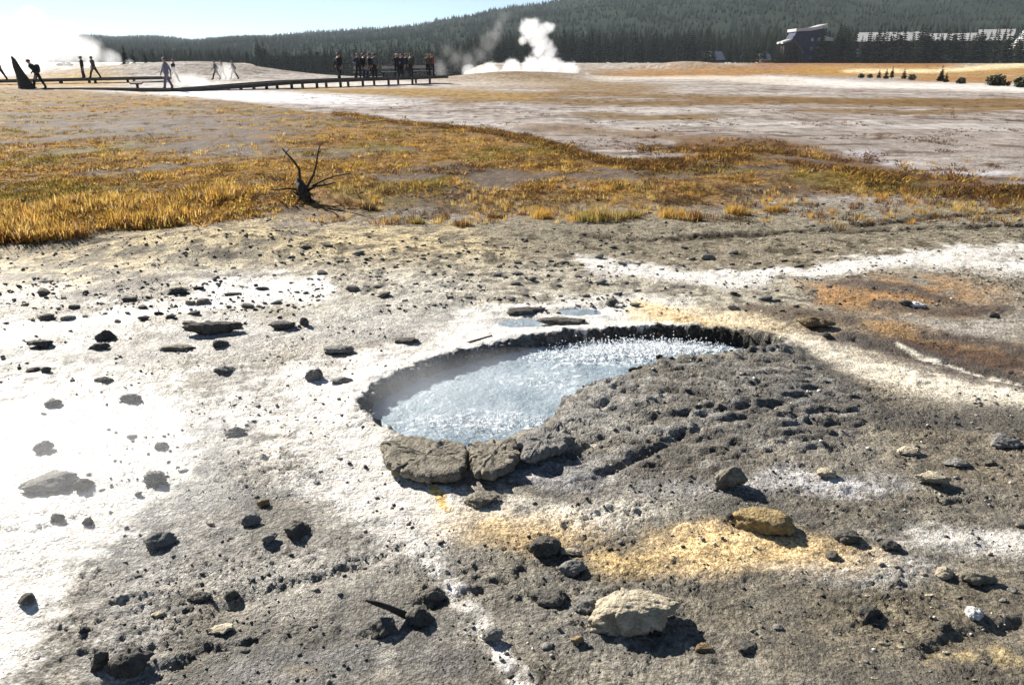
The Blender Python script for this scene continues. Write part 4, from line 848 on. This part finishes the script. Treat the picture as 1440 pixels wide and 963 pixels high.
def cones(u, d, z, h, m, lb):
    x = (u - 720) / FPX * d; n = len(x); r = h * RNG.uniform(.13, .22, n); a = np.arange(5) * 2 * np.pi / 5; ph = RNG.uniform(0, 6, n)
    ring = np.stack([x[:, None] + np.cos(a + ph[:, None]) * r[:, None], d[:, None] + np.sin(a + ph[:, None]) * r[:, None], np.repeat((z + .08 * h)[:, None], 5, 1)], -1)
    apex = np.stack([x, d, z + h], -1)[:, None]; V = np.concatenate([ring, apex], 1).reshape(-1, 3)
    f = np.array([(q, (q + 1) % 5, 5) for q in range(5)]); F = (f[None] + (np.arange(n) * 6)[:, None, None]).reshape(-1, 3)
    tag(link('forest', np_mesh('forest', V, F, m, smooth=False)), lb, kind='stuff')
def hills():
    us = np.linspace(-600, 2100, 300); ds = np.concatenate([np.linspace(400, 1500, 90), np.linspace(1520, 2600, 40)]); U, D = np.meshgrid(us, ds); z = hill_h(U, D)
    X = (U - 720) / FPX * D; V = np.stack([X, D, z], -1).reshape(-1, 3); i = np.arange(U.size).reshape(U.shape)
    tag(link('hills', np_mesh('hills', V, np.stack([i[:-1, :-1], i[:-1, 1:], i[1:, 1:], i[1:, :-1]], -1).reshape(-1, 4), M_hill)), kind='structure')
    # far trees: one mass that nobody could count
    n = 42000; u = RNG.uniform(-250, 1700, n); d = 400 + 1500 * RNG.random(n) ** 1.15; z = hill_h(u, d)
    lim = np.interp(u, [0, 300, 600, 850, 1440], [1950, 1950, 1330, 1130, 1130]); k = (d < lim) & (RNG.random(n) < np.where(d < 520, 1, .55 + .35 * sstep(-.2, .2, fbm(u / 60, d / 120, 3, 411)))); u, d, z = u[k], d[k], z[k]
    cones(u, d, z, RNG.uniform(3.0, 6.0, len(u)), M_needle_hazed, 'conifers lightened by painted haze covering the slopes of the hill')
    # crowded strip at the foot of the slope
    m = 3000; u2 = RNG.uniform(-100, 1560, m); d2 = RNG.uniform(372, 470, m); z2 = np.maximum(hill_h(u2, d2), 1.7 - 6 * sstep(345, 400, u2) * sstep(690, 630, u2))
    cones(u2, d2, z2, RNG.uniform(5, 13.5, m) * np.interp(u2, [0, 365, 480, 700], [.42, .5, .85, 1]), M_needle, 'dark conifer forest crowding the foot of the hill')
hills()

# ------------------------------------------------------------------ boardwalks
M_plank = simple('weathered_planks', (.05, .043, .035), (.12, .10, .085), 3, .85)
M_pale = simple('pale_board', (.35, .32, .28), (.5, .46, .4), 3, .8)
def boardwalk(pts, label, legs=3.0, wd=1.8, th=.14, rail=False):
    P = [Vector(p) for p in pts]; t = thing('boardwalk', P[0], label, 'boardwalk', 'boardwalks across the basin'); o0 = P[0]
    dk, st = MB(), MB()
    side = [];
    for i, p in enumerate(P):
        a = (P[min(i + 1, len(P) - 1)] - P[max(i - 1, 0)]); a.z = 0; a.normalize(); side.append(Vector((-a.y, a.x, 0)))
    def ribbon(mb, off0, off1, z0, z1):
        vs = []
        for p, s in zip(P, side): q = p - o0; vs += [q + s * off0 + Vector((0, 0, z0)), q + s * off1 + Vector((0, 0, z0)), q + s * off1 + Vector((0, 0, z1)), q + s * off0 + Vector((0, 0, z1))]
        n = len(P); f = [(4 * i + k, 4 * i + (k + 1) % 4, 4 * i + 4 + (k + 1) % 4, 4 * i + 4 + k) for i in range(n - 1) for k in range(4)] + [(0, 3, 2, 1), (4 * n - 4, 4 * n - 3, 4 * n - 2, 4 * n - 1)]
        mb.add(vs, f)
    ribbon(dk, -wd / 2, wd / 2, -.05, 0); dk.build('deck', M_plank, t)
    for e in (-1, 1):
        m = MB(); ribbon(m, e * wd / 2 - .06, e * wd / 2 + .06, -th, -.053); m.build('stringer', M_plank, t)
        m = MB(); ribbon(m, e * wd / 2 - .07, e * wd / 2 + .03, .004, .09); m.build('kerb_rail', M_plank, t)
    run = 0; lm = None
    for i in range(len(P) - 1):
        L = (P[i + 1] - P[i]).length; k = int(L / legs) + 1
        for j in range(k):
            c = P[i].lerp(P[i + 1], j / k)
            for e in (-1, 1):
                q = c + side[i] * e * (wd / 2 - .18); g = float(H(q.x, q.y)); hh = max(.1, q.z - .06 - g + .12); m = MB(); m.box((q.x - o0.x, q.y - o0.y, q.z - .06 - hh / 2 - o0.z), (.16, .16, hh)); m.build('post', M_plank, t)
    return t
def bw(us): return [at_d(u, d, z) for u, d, z in us]
boardwalk(bw([(-60, 66, .25), (40, 68, .30), (130, 71, .36), (235, 76, .40)]), 'upper boardwalk at the foot of the mound before the big steam cloud', 4)
boardwalk(bw([(45, 52, .04), (130, 51.5, .08), (245, 50, .10), (330, 53, .26), (400, 56, .42), (500, 62, .50), (570, 67, .52), (618, 71, .56)]), 'long lower boardwalk on posts crossing the white flat', 3.2)
# information board and benches on the boardwalk
def sign():
    p = at_d(194, 51, .11); t = thing('trail_sign', p, 'small dark information board on a single post by the boardwalk', 'sign')
    m = MB(); m.box((0, 0, .16), (.12, .12, .36)); m.build('post', M_dead, t); m = MB(); m.box((0, -.03, .37), (.72, .34, .07), 0, 0, .35); m.build('board', M_dead, t)
sign()
def bench(u, d, z, L, lb):
    p = at_d(u, d, z); t = thing('bench', p, lb, 'bench', 'benches on the boardwalk')
    m = MB(); m.box((0, 0, .46), (L, .4, .07)); m.build('seat', M_pale, t); m = MB(); m.box((0, .2, .78), (L, .06, .22), 0, 0, -.1); m.build('backrest', M_pale, t)
    for e in (-1, 1): m = MB(); m.box((e * (L / 2 - .15), 0, .21), (.1, .36, .42)); m.build('leg', M_plank, t); m = MB(); m.box((e * (L / 2 - .15), .2, .55), (.08, .06, .3), 0, 0, -.1); m.build('back_post', M_plank, t)
bench(592, 69.5, .545, 1.9, 'pale bench at the far end of the boardwalk'); bench(510, 63, .505, 1.3, 'short pale bench in the middle of the boardwalk'); bench(548, 66, .52, 1.2, 'pale bench beside the largest knot of visitors')

# ------------------------------------------------------------------ lodges
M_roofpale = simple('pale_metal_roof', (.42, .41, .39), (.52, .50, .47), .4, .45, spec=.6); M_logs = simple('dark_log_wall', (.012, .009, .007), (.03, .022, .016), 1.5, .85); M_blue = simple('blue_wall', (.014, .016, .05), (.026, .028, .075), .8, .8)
M_rdark = simple('dark_shingle_roof', (.014, .012, .012), (.03, .027, .025), 1.0, .95, spec=.0); M_glass = simple('window_glass', (.05, .06, .07), (.08, .09, .1), 1, .1, spec=.8); M_trim = simple('window_trim', (.06, .05, .04), (.10, .085, .07), 1, .7)
def lodge(u, d, w_, dp, eave, ridge, label, roofm, wallm, rz=0.0, nwin=5, floors=2, chim=True, z=None):
    p = at_d(u, d); p.z -= .3; t = thing('lodge', p, label, 'building', 'lodge buildings at the foot of the hill', rz)
    m = MB(); m.box((0, 0, eave / 2), (w_, dp, eave)); m.add([(-w_ / 2, -dp / 2, eave), (w_ / 2, -dp / 2, eave), (w_ / 2, dp / 2, eave), (-w_ / 2, dp / 2, eave), (-w_ / 2, 0, ridge), (w_ / 2, 0, ridge)], [(0, 4, 3), (1, 2, 5)]); m.build('wall', wallm, t)
    ov = .7; sl = (ridge - eave) / (dp / 2)
    for e in (-1, 1):
        m = MB(); a = Vector((0, e * (dp / 2 + ov), eave - sl * ov)); b = Vector((0, 0, ridge + .02)); W = w_ / 2 + ov; h = Vector((0, 0, .3))
        m.add([a + Vector((-W, 0, 0)), a + Vector((W, 0, 0)), b + Vector((W, 0, 0)), b + Vector((-W, 0, 0)), a + Vector((-W, 0, 0)) + h, a + Vector((W, 0, 0)) + h, b + Vector((W, 0, 0)) + h, b + Vector((-W, 0, 0)) + h], [(0, 1, 2, 3), (7, 6, 5, 4), (0, 4, 5, 1), (1, 5, 6, 2), (2, 6, 7, 3), (3, 7, 4, 0)]); m.build('roof', roofm, t)
    for f in range(floors):
        for k in range(nwin):
            x = -w_ / 2 + w_ * (k + .5) / nwin; zz = eave * (f + .55) / floors; ww, wh = min(1.6, w_ / nwin * .5), min(1.7, eave / floors * .5)
            m = MB(); m.box((x, -dp / 2 - .05, zz), (ww + .3, .09, wh + .3)); fr = m.build('window', M_trim, t); m = MB(); m.box((x, -dp / 2 - .11, zz), (ww, .05, wh)); m.build('pane', M_glass, fr)
    m = MB(); m.box((w_ * .1, -dp / 2 - .06, 1.1), (1.5, .1, 2.2)); m.build('door', M_dead, t)
    if chim: m = MB(); m.box((w_ * .22, dp * .12, ridge + .4), (1.2, 1.2, 2.6)); m.build('chimney', M_logs, t)
    return t
lodge(422, 322, 30, 14, 4.4, 8.2, 'long low lodge with dark roof among conifers beyond the boardwalk', M_rdark, M_logs, .02, 9, 1)
lodge(1246, 352, 24, 8, 9.0, 12.0, 'pale roofed wing nearest to the clump of conifers', M_roofpale, M_logs, -.55, 6)
lodge(1312, 356, 12, 8, 9.2, 11.6, 'middle pale roofed wing of the row of lodges', M_roofpale, M_logs, -.55, 5)
lodge(1356, 362, 13, 8, 9.4, 12.0, 'pale roofed wing behind the tallest row of conifers', M_roofpale, M_logs, -.55, 7)
lodge(1392, 350, 12, 9, 9.4, 13.0, 'short pale roofed wing beside the steep gable', M_roofpale, M_logs, -.55, 4)
lodge(1004, 358, 5, 5, 2.2, 4.6, 'little white roofed cabin among conifers', M_roofpale, M_logs, .3, 2, 1, False); lodge(1073, 370, 3.6, 4, 2, 3.8, 'smallest pale roofed hut beside the little cabin', M_roofpale, M_logs, .1, 1, 1, False); lodge(1195, 333, 5, 5, 2.8, 5.2, 'white roofed cabin between two clumps of conifers', M_roofpale, M_logs, .3, 2, 1, False)
# the steep gabled lodge at the picture edge: gable towards the viewer
lodge(1462, 330, 30, 26, 3.0, 15.8, 'steep gabled lodge with pale eaves cut by the picture edge', M_roofpale, M_logs, R(90) - .25, 4, 1)
def tower():                                 # tall blue lodge with slanting pale roof
    p = at_d(1128, 318); p.z -= .3; t = thing('lodge', p, 'tall narrow blue walled lodge under a slanting pale roof slab', 'building', 'lodge buildings at the foot of the hill')
    def prism(name, poly, y0, y1, m, parent=t):
        b = MB(); n = len(poly); b.add([(x, y0, z) for x, z in poly] + [(x, y1, z) for x, z in poly], [tuple(range(n))[::-1], tuple(range(n, 2 * n))] + [(i, (i + 1) % n, n + (i + 1) % n, n + i) for i in range(n)]); return b.build(name, m, parent)
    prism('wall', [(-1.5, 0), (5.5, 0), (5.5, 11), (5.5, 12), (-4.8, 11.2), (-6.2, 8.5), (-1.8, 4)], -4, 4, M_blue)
    prism('roof', [(-5.4, 11.22), (.2, 11.5), (5.9, 12.6), (5.9, 13.9), (1.5, 12.7), (-5.4, 12.2)], -5, 5, M_roofpale)
    prism('wing_wall', [(-8.5, 0), (-1.52, 0), (-1.82, 3.9), (-6, 7.8), (-8.5, 7)], -3, 3, M_logs); prism('wing_roof', [(-9.4, 7.03), (-6.4, 8.0), (-6.4, 8.6), (-9.4, 7.7)], -3.6, 3.6, M_roofpale)
    prism('side_roof', [(5.52, 8), (9.2, 8), (9.2, 9), (5.52, 9.8)], -3.5, 3.5, M_roofpale); prism('side_wall', [(5.52, 0), (8.8, 0), (8.8, 7.97), (5.52, 7.97)], -3, 3, M_logs)
    prism('brace', [(-6.1, 8.45), (-5.7, 8.6), (-1.3, 4.0), (-1.6, 3.7)], -4.4, -4.05, M_trim)
    for x, z in ((1.2, 8.5), (3.6, 8.5), (1.2, 5.3), (3.6, 5.3), (1.2, 2.2), (3.6, 2.2)):
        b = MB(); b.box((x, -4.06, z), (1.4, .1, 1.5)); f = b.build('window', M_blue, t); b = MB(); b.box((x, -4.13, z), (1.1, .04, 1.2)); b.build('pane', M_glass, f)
tower()

# ------------------------------------------------------------------ visitors
SKIN = simple('skin', (.35, .2, .14), (.4, .24, .17), 9, .6)
CLOTH = {k: simple('cloth_' + k, tuple(a * .8 for a in c), c, 12, .9) for k, c in dict(black=(.02, .02, .022), navy=(.03, .035, .07), grey=(.14, .14, .15), lilac=(.20, .19, .27), brown=(.10, .07, .05), olive=(.07, .08, .05), red=(.22, .05, .05), white=(.6, .6, .6), tan=(.3, .24, .16)).items()}
HAIR = simple('hair', (.02, .014, .01), (.05, .035, .025), 30, .6)
def body_mesh(pose):                         # one skinned surface: pelvis rooted skeleton
    st, lean, arm, bend = pose               # stride, forward lean, arm swing, elbow bend
    V, E, Rr = [], [], []
    def add(p, r, par=None):
        V.append(Vector(p)); Rr.append(r if isinstance(r, tuple) else (r, r))
        if par is not None: E.append((par, len(V) - 1))
        return len(V) - 1
    def L(z): return -lean * max(0, z - .95)
    pel = add((0, 0, .96), (.15, .11)); wst = add((0, L(1.1), 1.10), (.155, .12), pel); chs = add((0, L(1.32), 1.32), (.185, .135), wst); nk0 = add((0, L(1.46), 1.46), (.10, .08), chs)
    nk = add((0, L(1.53) - .01, 1.53), .055, nk0); hd = add((0, L(1.6) - .02, 1.61), (.072, .085), nk); hd2 = add((0, L(1.7) - .02, 1.69), (.078, .095), hd); top = add((0, L(1.75) - .01, 1.755), (.06, .07), hd2)
    add((0, L(1.64) - .125, 1.645), .014, hd2)                                            # nose
    for s in (-1, 1):
        add((s * .085, L(1.66) - .01, 1.66), .014, hd2)                                   # ear
        k = st * s
        hp = add((s * .095, 0, .90), (.095, .10), pel); kn = add((s * .10, -k * .15 - .03 * (k > 0), .50 + .02 * abs(k)), .075, hp); an = add((s * .10, -k * .27 + (.06 if k < 0 else .0), .10 + (.04 if k < 0 else 0)), .055, kn)
        add((s * .10, -k * .27 + .02 + (.06 if k < 0 else .0), .045 + (.05 if k < 0 else 0)), .045, an); add((s * .11, -k * .27 - .15 + (.06 if k < 0 else .0), .035), .035, an)
        sh = add((s * .20, L(1.42), 1.42), .075, nk0); el = add((s * .25, L(1.15) + arm * s * .14 + .03, 1.14), .058, sh)
        wr = add((s * .23, L(1.0) + arm * s * .24 - bend * .18, .92 + bend * .22), .033, el); hn = add((s * .23, L(1.0) + arm * s * .25 - bend * .23 - .02, .85 + bend * .24), (.022, .038), wr)
        for q in range(4): add((s * .228, V[hn].y - .03 + q * .02, V[hn].z - .085 - .01 * (q in (1, 2)) + bend * .05), .009, hn)
        add((s * .21, V[wr].y - .055, V[wr].z - .07), .011, wr)
    me = bpy.data.meshes.new('body'); me.from_pydata(V, E, []); o = bpy.data.objects.new('body', me); col.objects.link(o)
    md = o.modifiers.new('skin', 'SKIN'); md.use_smooth_shade = True
    for i, r in enumerate(Rr): me.skin_vertices[0].data[i].radius = r
    me.skin_vertices[0].data[0].use_root = True
    sb = o.modifiers.new('sub', 'SUBSURF'); sb.levels = 1; sb.render_levels = 1
    dg = bpy.context.evaluated_depsgraph_get(); out = bpy.data.meshes.new_from_object(o.evaluated_get(dg)); bpy.data.objects.remove(o); out.name = 'body'
    return out, V
def dress(src, shirt, legs, lean):
    me = src.copy(); me.materials.clear()
    for m in (SKIN, CLOTH[shirt], CLOTH[legs], CLOTH['black']): me.materials.append(m)
    for p in me.polygons:
        c = p.center; side = abs(c.x) > .165
        p.material_index = 0 if c.z > 1.50 else (3 if c.z < .10 else ((0 if side and c.z < .97 else 1) if c.z > .97 or side else 2))
    return me
POSES = [(1.0, .10, 1.0, .3), (.7, .03, .6, .1), (.15, .02, .1, .9), (.1, .0, .2, .0), (.8, .42, .6, .6), (.8, .08, -.7, .5)]
BODIES = [body_mesh(p) for p in POSES]
def person(p, rz, pose, shirt, legs, label, scale=1.0, pack=None, hat=None, hair=True):
    src, V = BODIES[pose]; lean = POSES[pose][1]
    t = link('person', dress(src, shirt, legs, lean)); t.location = p; t.rotation_euler = (0, 0, rz); t.scale = (scale * 1.28, scale * 1.25, scale)
    tag(t, label, 'person', 'visitors on the boardwalks')
    hy = -lean * .75 - .01
    Vv, F = ico(2); k = Vv[:, 2] > -.25
    if hair or hat:
        Q = Vv * np.array([.098, .112, .10]); Q[:, 2] = np.maximum(Q[:, 2], np.where(Vv[:, 1] < -.1, .025, -.05)); Q += np.array([0, hy + .012, 1.70]); link('hat' if hat else 'hair', np_mesh('hair', Q, F, CLOTH[hat] if hat else HAIR), t)
        if hat:
            m = MB(); m.tube([(0, hy - .02, 1.715), (0, hy - .02, 1.735)], [.17, .165], 14); m.build('brim', CLOTH[hat], t.children[0])
    if pack:
        ps = VPACK.copy() * np.array([.16, .11, .25]); ps += np.array([0, .19 - lean * .33, 1.24]); b = link('backpack', np_mesh('backpack', ps, ico(3)[1], CLOTH[pack]), t)
        for e in (-1, 1): m = MB(); m.tube([(e * .11, .12 - lean * .45, 1.42), (e * .12, -.02 - lean * .5, 1.47), (e * .12, -.13 - lean * .38, 1.34), (e * .14, .08 - lean * .15, 1.10)], [.018] * 4, 5); m.build('strap', CLOTH[pack], b)
    return t
VP, _ = ico(3); VPACK = np.sign(VP) * np.abs(VP) ** .6
def pp(u, d, z): return at_d(u, d, z)
W_ = R(-90); E_ = R(90)                      # walking towards the left edge / the right edge
person(pp(56, 52.2, .05), W_ + .2, 4, 'black', 'black', 'stooping walker in dark clothes with a big backpack beside the black stump', 1.0, pack='black')
person(pp(3, 66.4, .28), W_, 0, 'black', 'black', 'dark striding walker cut by the picture edge')
person(pp(119, 70.8, .37), W_ + .5, 3, 'black', 'navy', 'person in dark clothes and hat, front one of the pair on the upper boardwalk', 1.0, hat='black'); person(pp(135, 71.2, .37), W_, 0, 'brown', 'black', 'striding person in brown jacket, second of the pair on the upper boardwalk')
person(pp(237, 50.2, .105), W_ + .7, 1, 'lilac', 'lilac', 'tall person in pale lilac clothes near the low steam patch', 1.02); person(pp(246, 62, None if False else .25), E_, 0, 'black', 'black', 'dark person half hidden behind the one in lilac', .9)
for q in ((305, 80, 'grey', 'navy', 'leading grey dressed person of the group walking through thin steam', 0), (314, 80.5, 'tan', 'tan', 'person in tan clothes in the group walking through thin steam', 1), (330, 81, 'navy', 'black', 'last dark person of the group walking through thin steam', 0)):
    pz = float(H(*pp(q[0], q[1], 0)[:2])); person(pp(q[0], q[1], pz), W_ + .3, q[5], q[2], q[3], q[4], .98)
DK = lambda d: .505 + max(0, d - 62) * .006
for u, d, pose, sh, lg, rz, kw, lb in ((478, 61, 3, 'black', 'black', 2.5, {}, 'person in black standing apart where the visitors begin'), (505, 62.6, 2, 'navy', 'black', .3, {}, 'person in navy jacket beside the short pale bench'), (513, 62.5, 3, 'black', 'navy', 2.0, dict(pack='black'), 'person in black with backpack behind the short pale bench'), (521, 63, 1, 'black', 'black', -1.2, {}, 'person in black jacket walking past the short pale bench'), (528, 63.4, 3, 'grey', 'black', 3.0, {}, 'person in grey top facing the hill'),
        (559, 65.9, 2, 'black', 'black', .4, dict(hat='white'), 'person wearing a white hat in the largest knot of visitors'), (566, 66.2, 3, 'navy', 'black', -.6, dict(pack='navy'), 'person with navy backpack in the largest knot of visitors'), (572, 66.6, 1, 'black', 'navy', 1.4, {}, 'person in black top and navy trousers in the largest knot'), (579, 67.2, 3, 'olive', 'black', 2.6, {}, 'person in olive jacket at the edge of the largest knot'), (603, 69.4, 2, 'brown', 'black', -.3, dict(hat='tan'), 'last person in brown with tan hat at the boardwalk end'), (608, 69.8, 3, 'red', 'black', 1.0, {}, 'person in dark red beside the last one at the boardwalk end')):
    person(pp(u, d, DK(d)), rz, pose, sh, lg, lb, 1.0, **kw)

# ------------------------------------------------------------------ steam
def steam(name, loc, dims, balls, dens, label, nscale, thr=.42, aniso=.35, soft=.25, vert=None, nstr=1.0):
    m, t = mat('steam'); tc = N(t, 'ShaderNodeTexCoord'); ob = tc.outputs['Object']
    n1 = N(t, 'ShaderNodeTexNoise', i_Scale=nscale, i_Detail=7.0, i_Roughness=.62, i_Distortion=.7); t.links.new(ob, n1.inputs['Vector'])
    best = None
    for (x, y, z, r) in balls:
        d = N(t, 'ShaderNodeVectorMath', operation='DISTANCE'); t.links.new(ob, d.inputs[0]); d.inputs[1].default_value = (x, y, z)
        f = math_(t, 'SUBTRACT', 1.0, math_(t, 'DIVIDE', d.outputs['Value'], r)); best = f if best is None else math_(t, 'SMOOTH_MAX', best, f, .25)
    k = math_(t, 'ADD', best, math_(t, 'MULTIPLY_ADD', n1.outputs[0], nstr, -.5 * nstr - thr + .42))
    mr = N(t, 'ShaderNodeMapRange', interpolation_type='SMOOTHSTEP'); t.links.new(k, mr.inputs[0]); mr.inputs[1].default_value = .0; mr.inputs[2].default_value = soft; mr.inputs[3].default_value = 0; mr.inputs[4].default_value = dens
    pv = N(t, 'ShaderNodeVolumePrincipled'); pv.inputs['Color'].default_value = (1, 1, 1, 1); pv.inputs['Anisotropy'].default_value = aniso; t.links.new(mr.outputs[0], pv.inputs['Density'])
    o = N(t, 'ShaderNodeOutputMaterial'); t.links.new(pv.outputs[0], o.inputs['Volume'])
    V, F = ico(2); V = V * (1 + .05 * noise3(V * 2, 3))[:, None] * np.array(dims)
    ob_ = link(name, np_mesh(name, V, F, m)); ob_.location = loc; tag(ob_, label, 'steam', 'steam rising in the basin'); return ob_
def rel(u, v, d, c):                         # point seen at (u, v) at distance d, relative to c
    x = (u - 720) / FPX * (d * CT + .5); z = CAM_H + (88 - v) / FPX * d
    return Vector((x, d, z)) - c
def plume(pts, d, dens, label, nscale, pad=1.5, **kw):
    c0 = Vector((0, 0, 0)); P = [(rel(u, v, d + (q[0] if q else 0), c0), r * d / FPX) for u, v, r, *q in pts]
    lo = Vector([min(p[i] - r for p, r in P) for i in range(3)]); hi = Vector([max(p[i] + r for p, r in P) for i in range(3)]); c = (lo + hi) / 2; dm = (hi - lo) / 2 * pad
    return steam('steam_cloud', c, dm, [(*(p - c), r) for p, r in P], dens, label, nscale, **kw)
plume([(-40, 70, 75), (20, 72, 52), (60, 66, 48), (95, 66, 38), (60, 42, 32), (128, 76, 30), (160, 84, 18), (185, 89, 10), (20, 98, 30)], 104, .16, 'big white steam cloud drifting over the mound behind the walkers', .30, 1.45, nstr=1.3, soft=.4, aniso=.65, thr=.62)
plume([(746, 46, 15), (757, 52, 14), (770, 44, 9), (735, 60, 7), (752, 60, 11), (764, 64, 13), (758, 72, 11), (772, 76, 11), (766, 86, 13), (780, 92, 14), (748, 97, 18), (720, 95, 14), (800, 101, 16), (822, 107, 9), (690, 100, 14), (705, 104, 10), (770, 104, 15), (735, 104, 12)], 96, 1.0, 'dense white steam column puffing above the low mound', 1.0, 1.6, nstr=1.9, soft=.6, aniso=.5, thr=.34)
plume([(702, 40, 15), (710, 32, 13), (694, 52, 15), (684, 64, 17), (676, 78, 16), (660, 88, 18), (640, 84, 16), (628, 74, 13), (620, 94, 18)], 150, .05, 'thin grey steam wisp against the wooded slope', .38, 1.5, nstr=2.2, soft=.9, thr=.46)
plume([(660, 98, 11), (675, 99, 10), (690, 101, 6)], 90, .35, 'small bright steam puff beside the dark stone on the mound', .6, 1.5, nstr=.9)
plume([(255, 110, 12), (270, 112, 14), (285, 113, 13), (305, 115, 8), (245, 100, 10), (320, 100, 14)], 60, .28, 'low steam patch hugging the flat beside the person in lilac', .9, 1.6, nstr=1.3, soft=.5, aniso=.6)
c = Vector((*px_to_plane(690, 560), .02)); steam('steam_cloud', c, (1.0, .62, .17), [(-.2, -.1, -.1, .55), (.3, .15, -.1, .42), (-.4, -.1, -.08, .42), (.0, .1, -.05, .4)], .62, 'thin mist hovering over the boiling spring', 2.6, nstr=1.4, soft=.8, aniso=.5)
c = Vector((*px_to_plane(100, 690), .10)); steam('steam_cloud', c, (1.1, .8, .28), [(.1, .0, -.1, .75), (-.4, -.15, -.1, .7), (.45, .1, -.1, .5)], .32, 'faint mist drifting low across the white glare', 1.6, nstr=.7, soft=.9, aniso=.6)

# ------------------------------------------------------------------ air
m, t = mat('haze'); pv = N(t, 'ShaderNodeVolumePrincipled'); pv.inputs['Color'].default_value = (.75, .85, .95, 1); pv.inputs['Density'].default_value = .00010; pv.inputs['Anisotropy'].default_value = .2
o = N(t, 'ShaderNodeOutputMaterial'); t.links.new(pv.outputs[0], o.inputs['Volume'])
mb = MB(); mb.box((0, 1300, 100), (6400, 2900 + 100, 210)); hz = mb.build('haze', m); tag(hz, 'pale air haze filling the valley', kind='stuff')
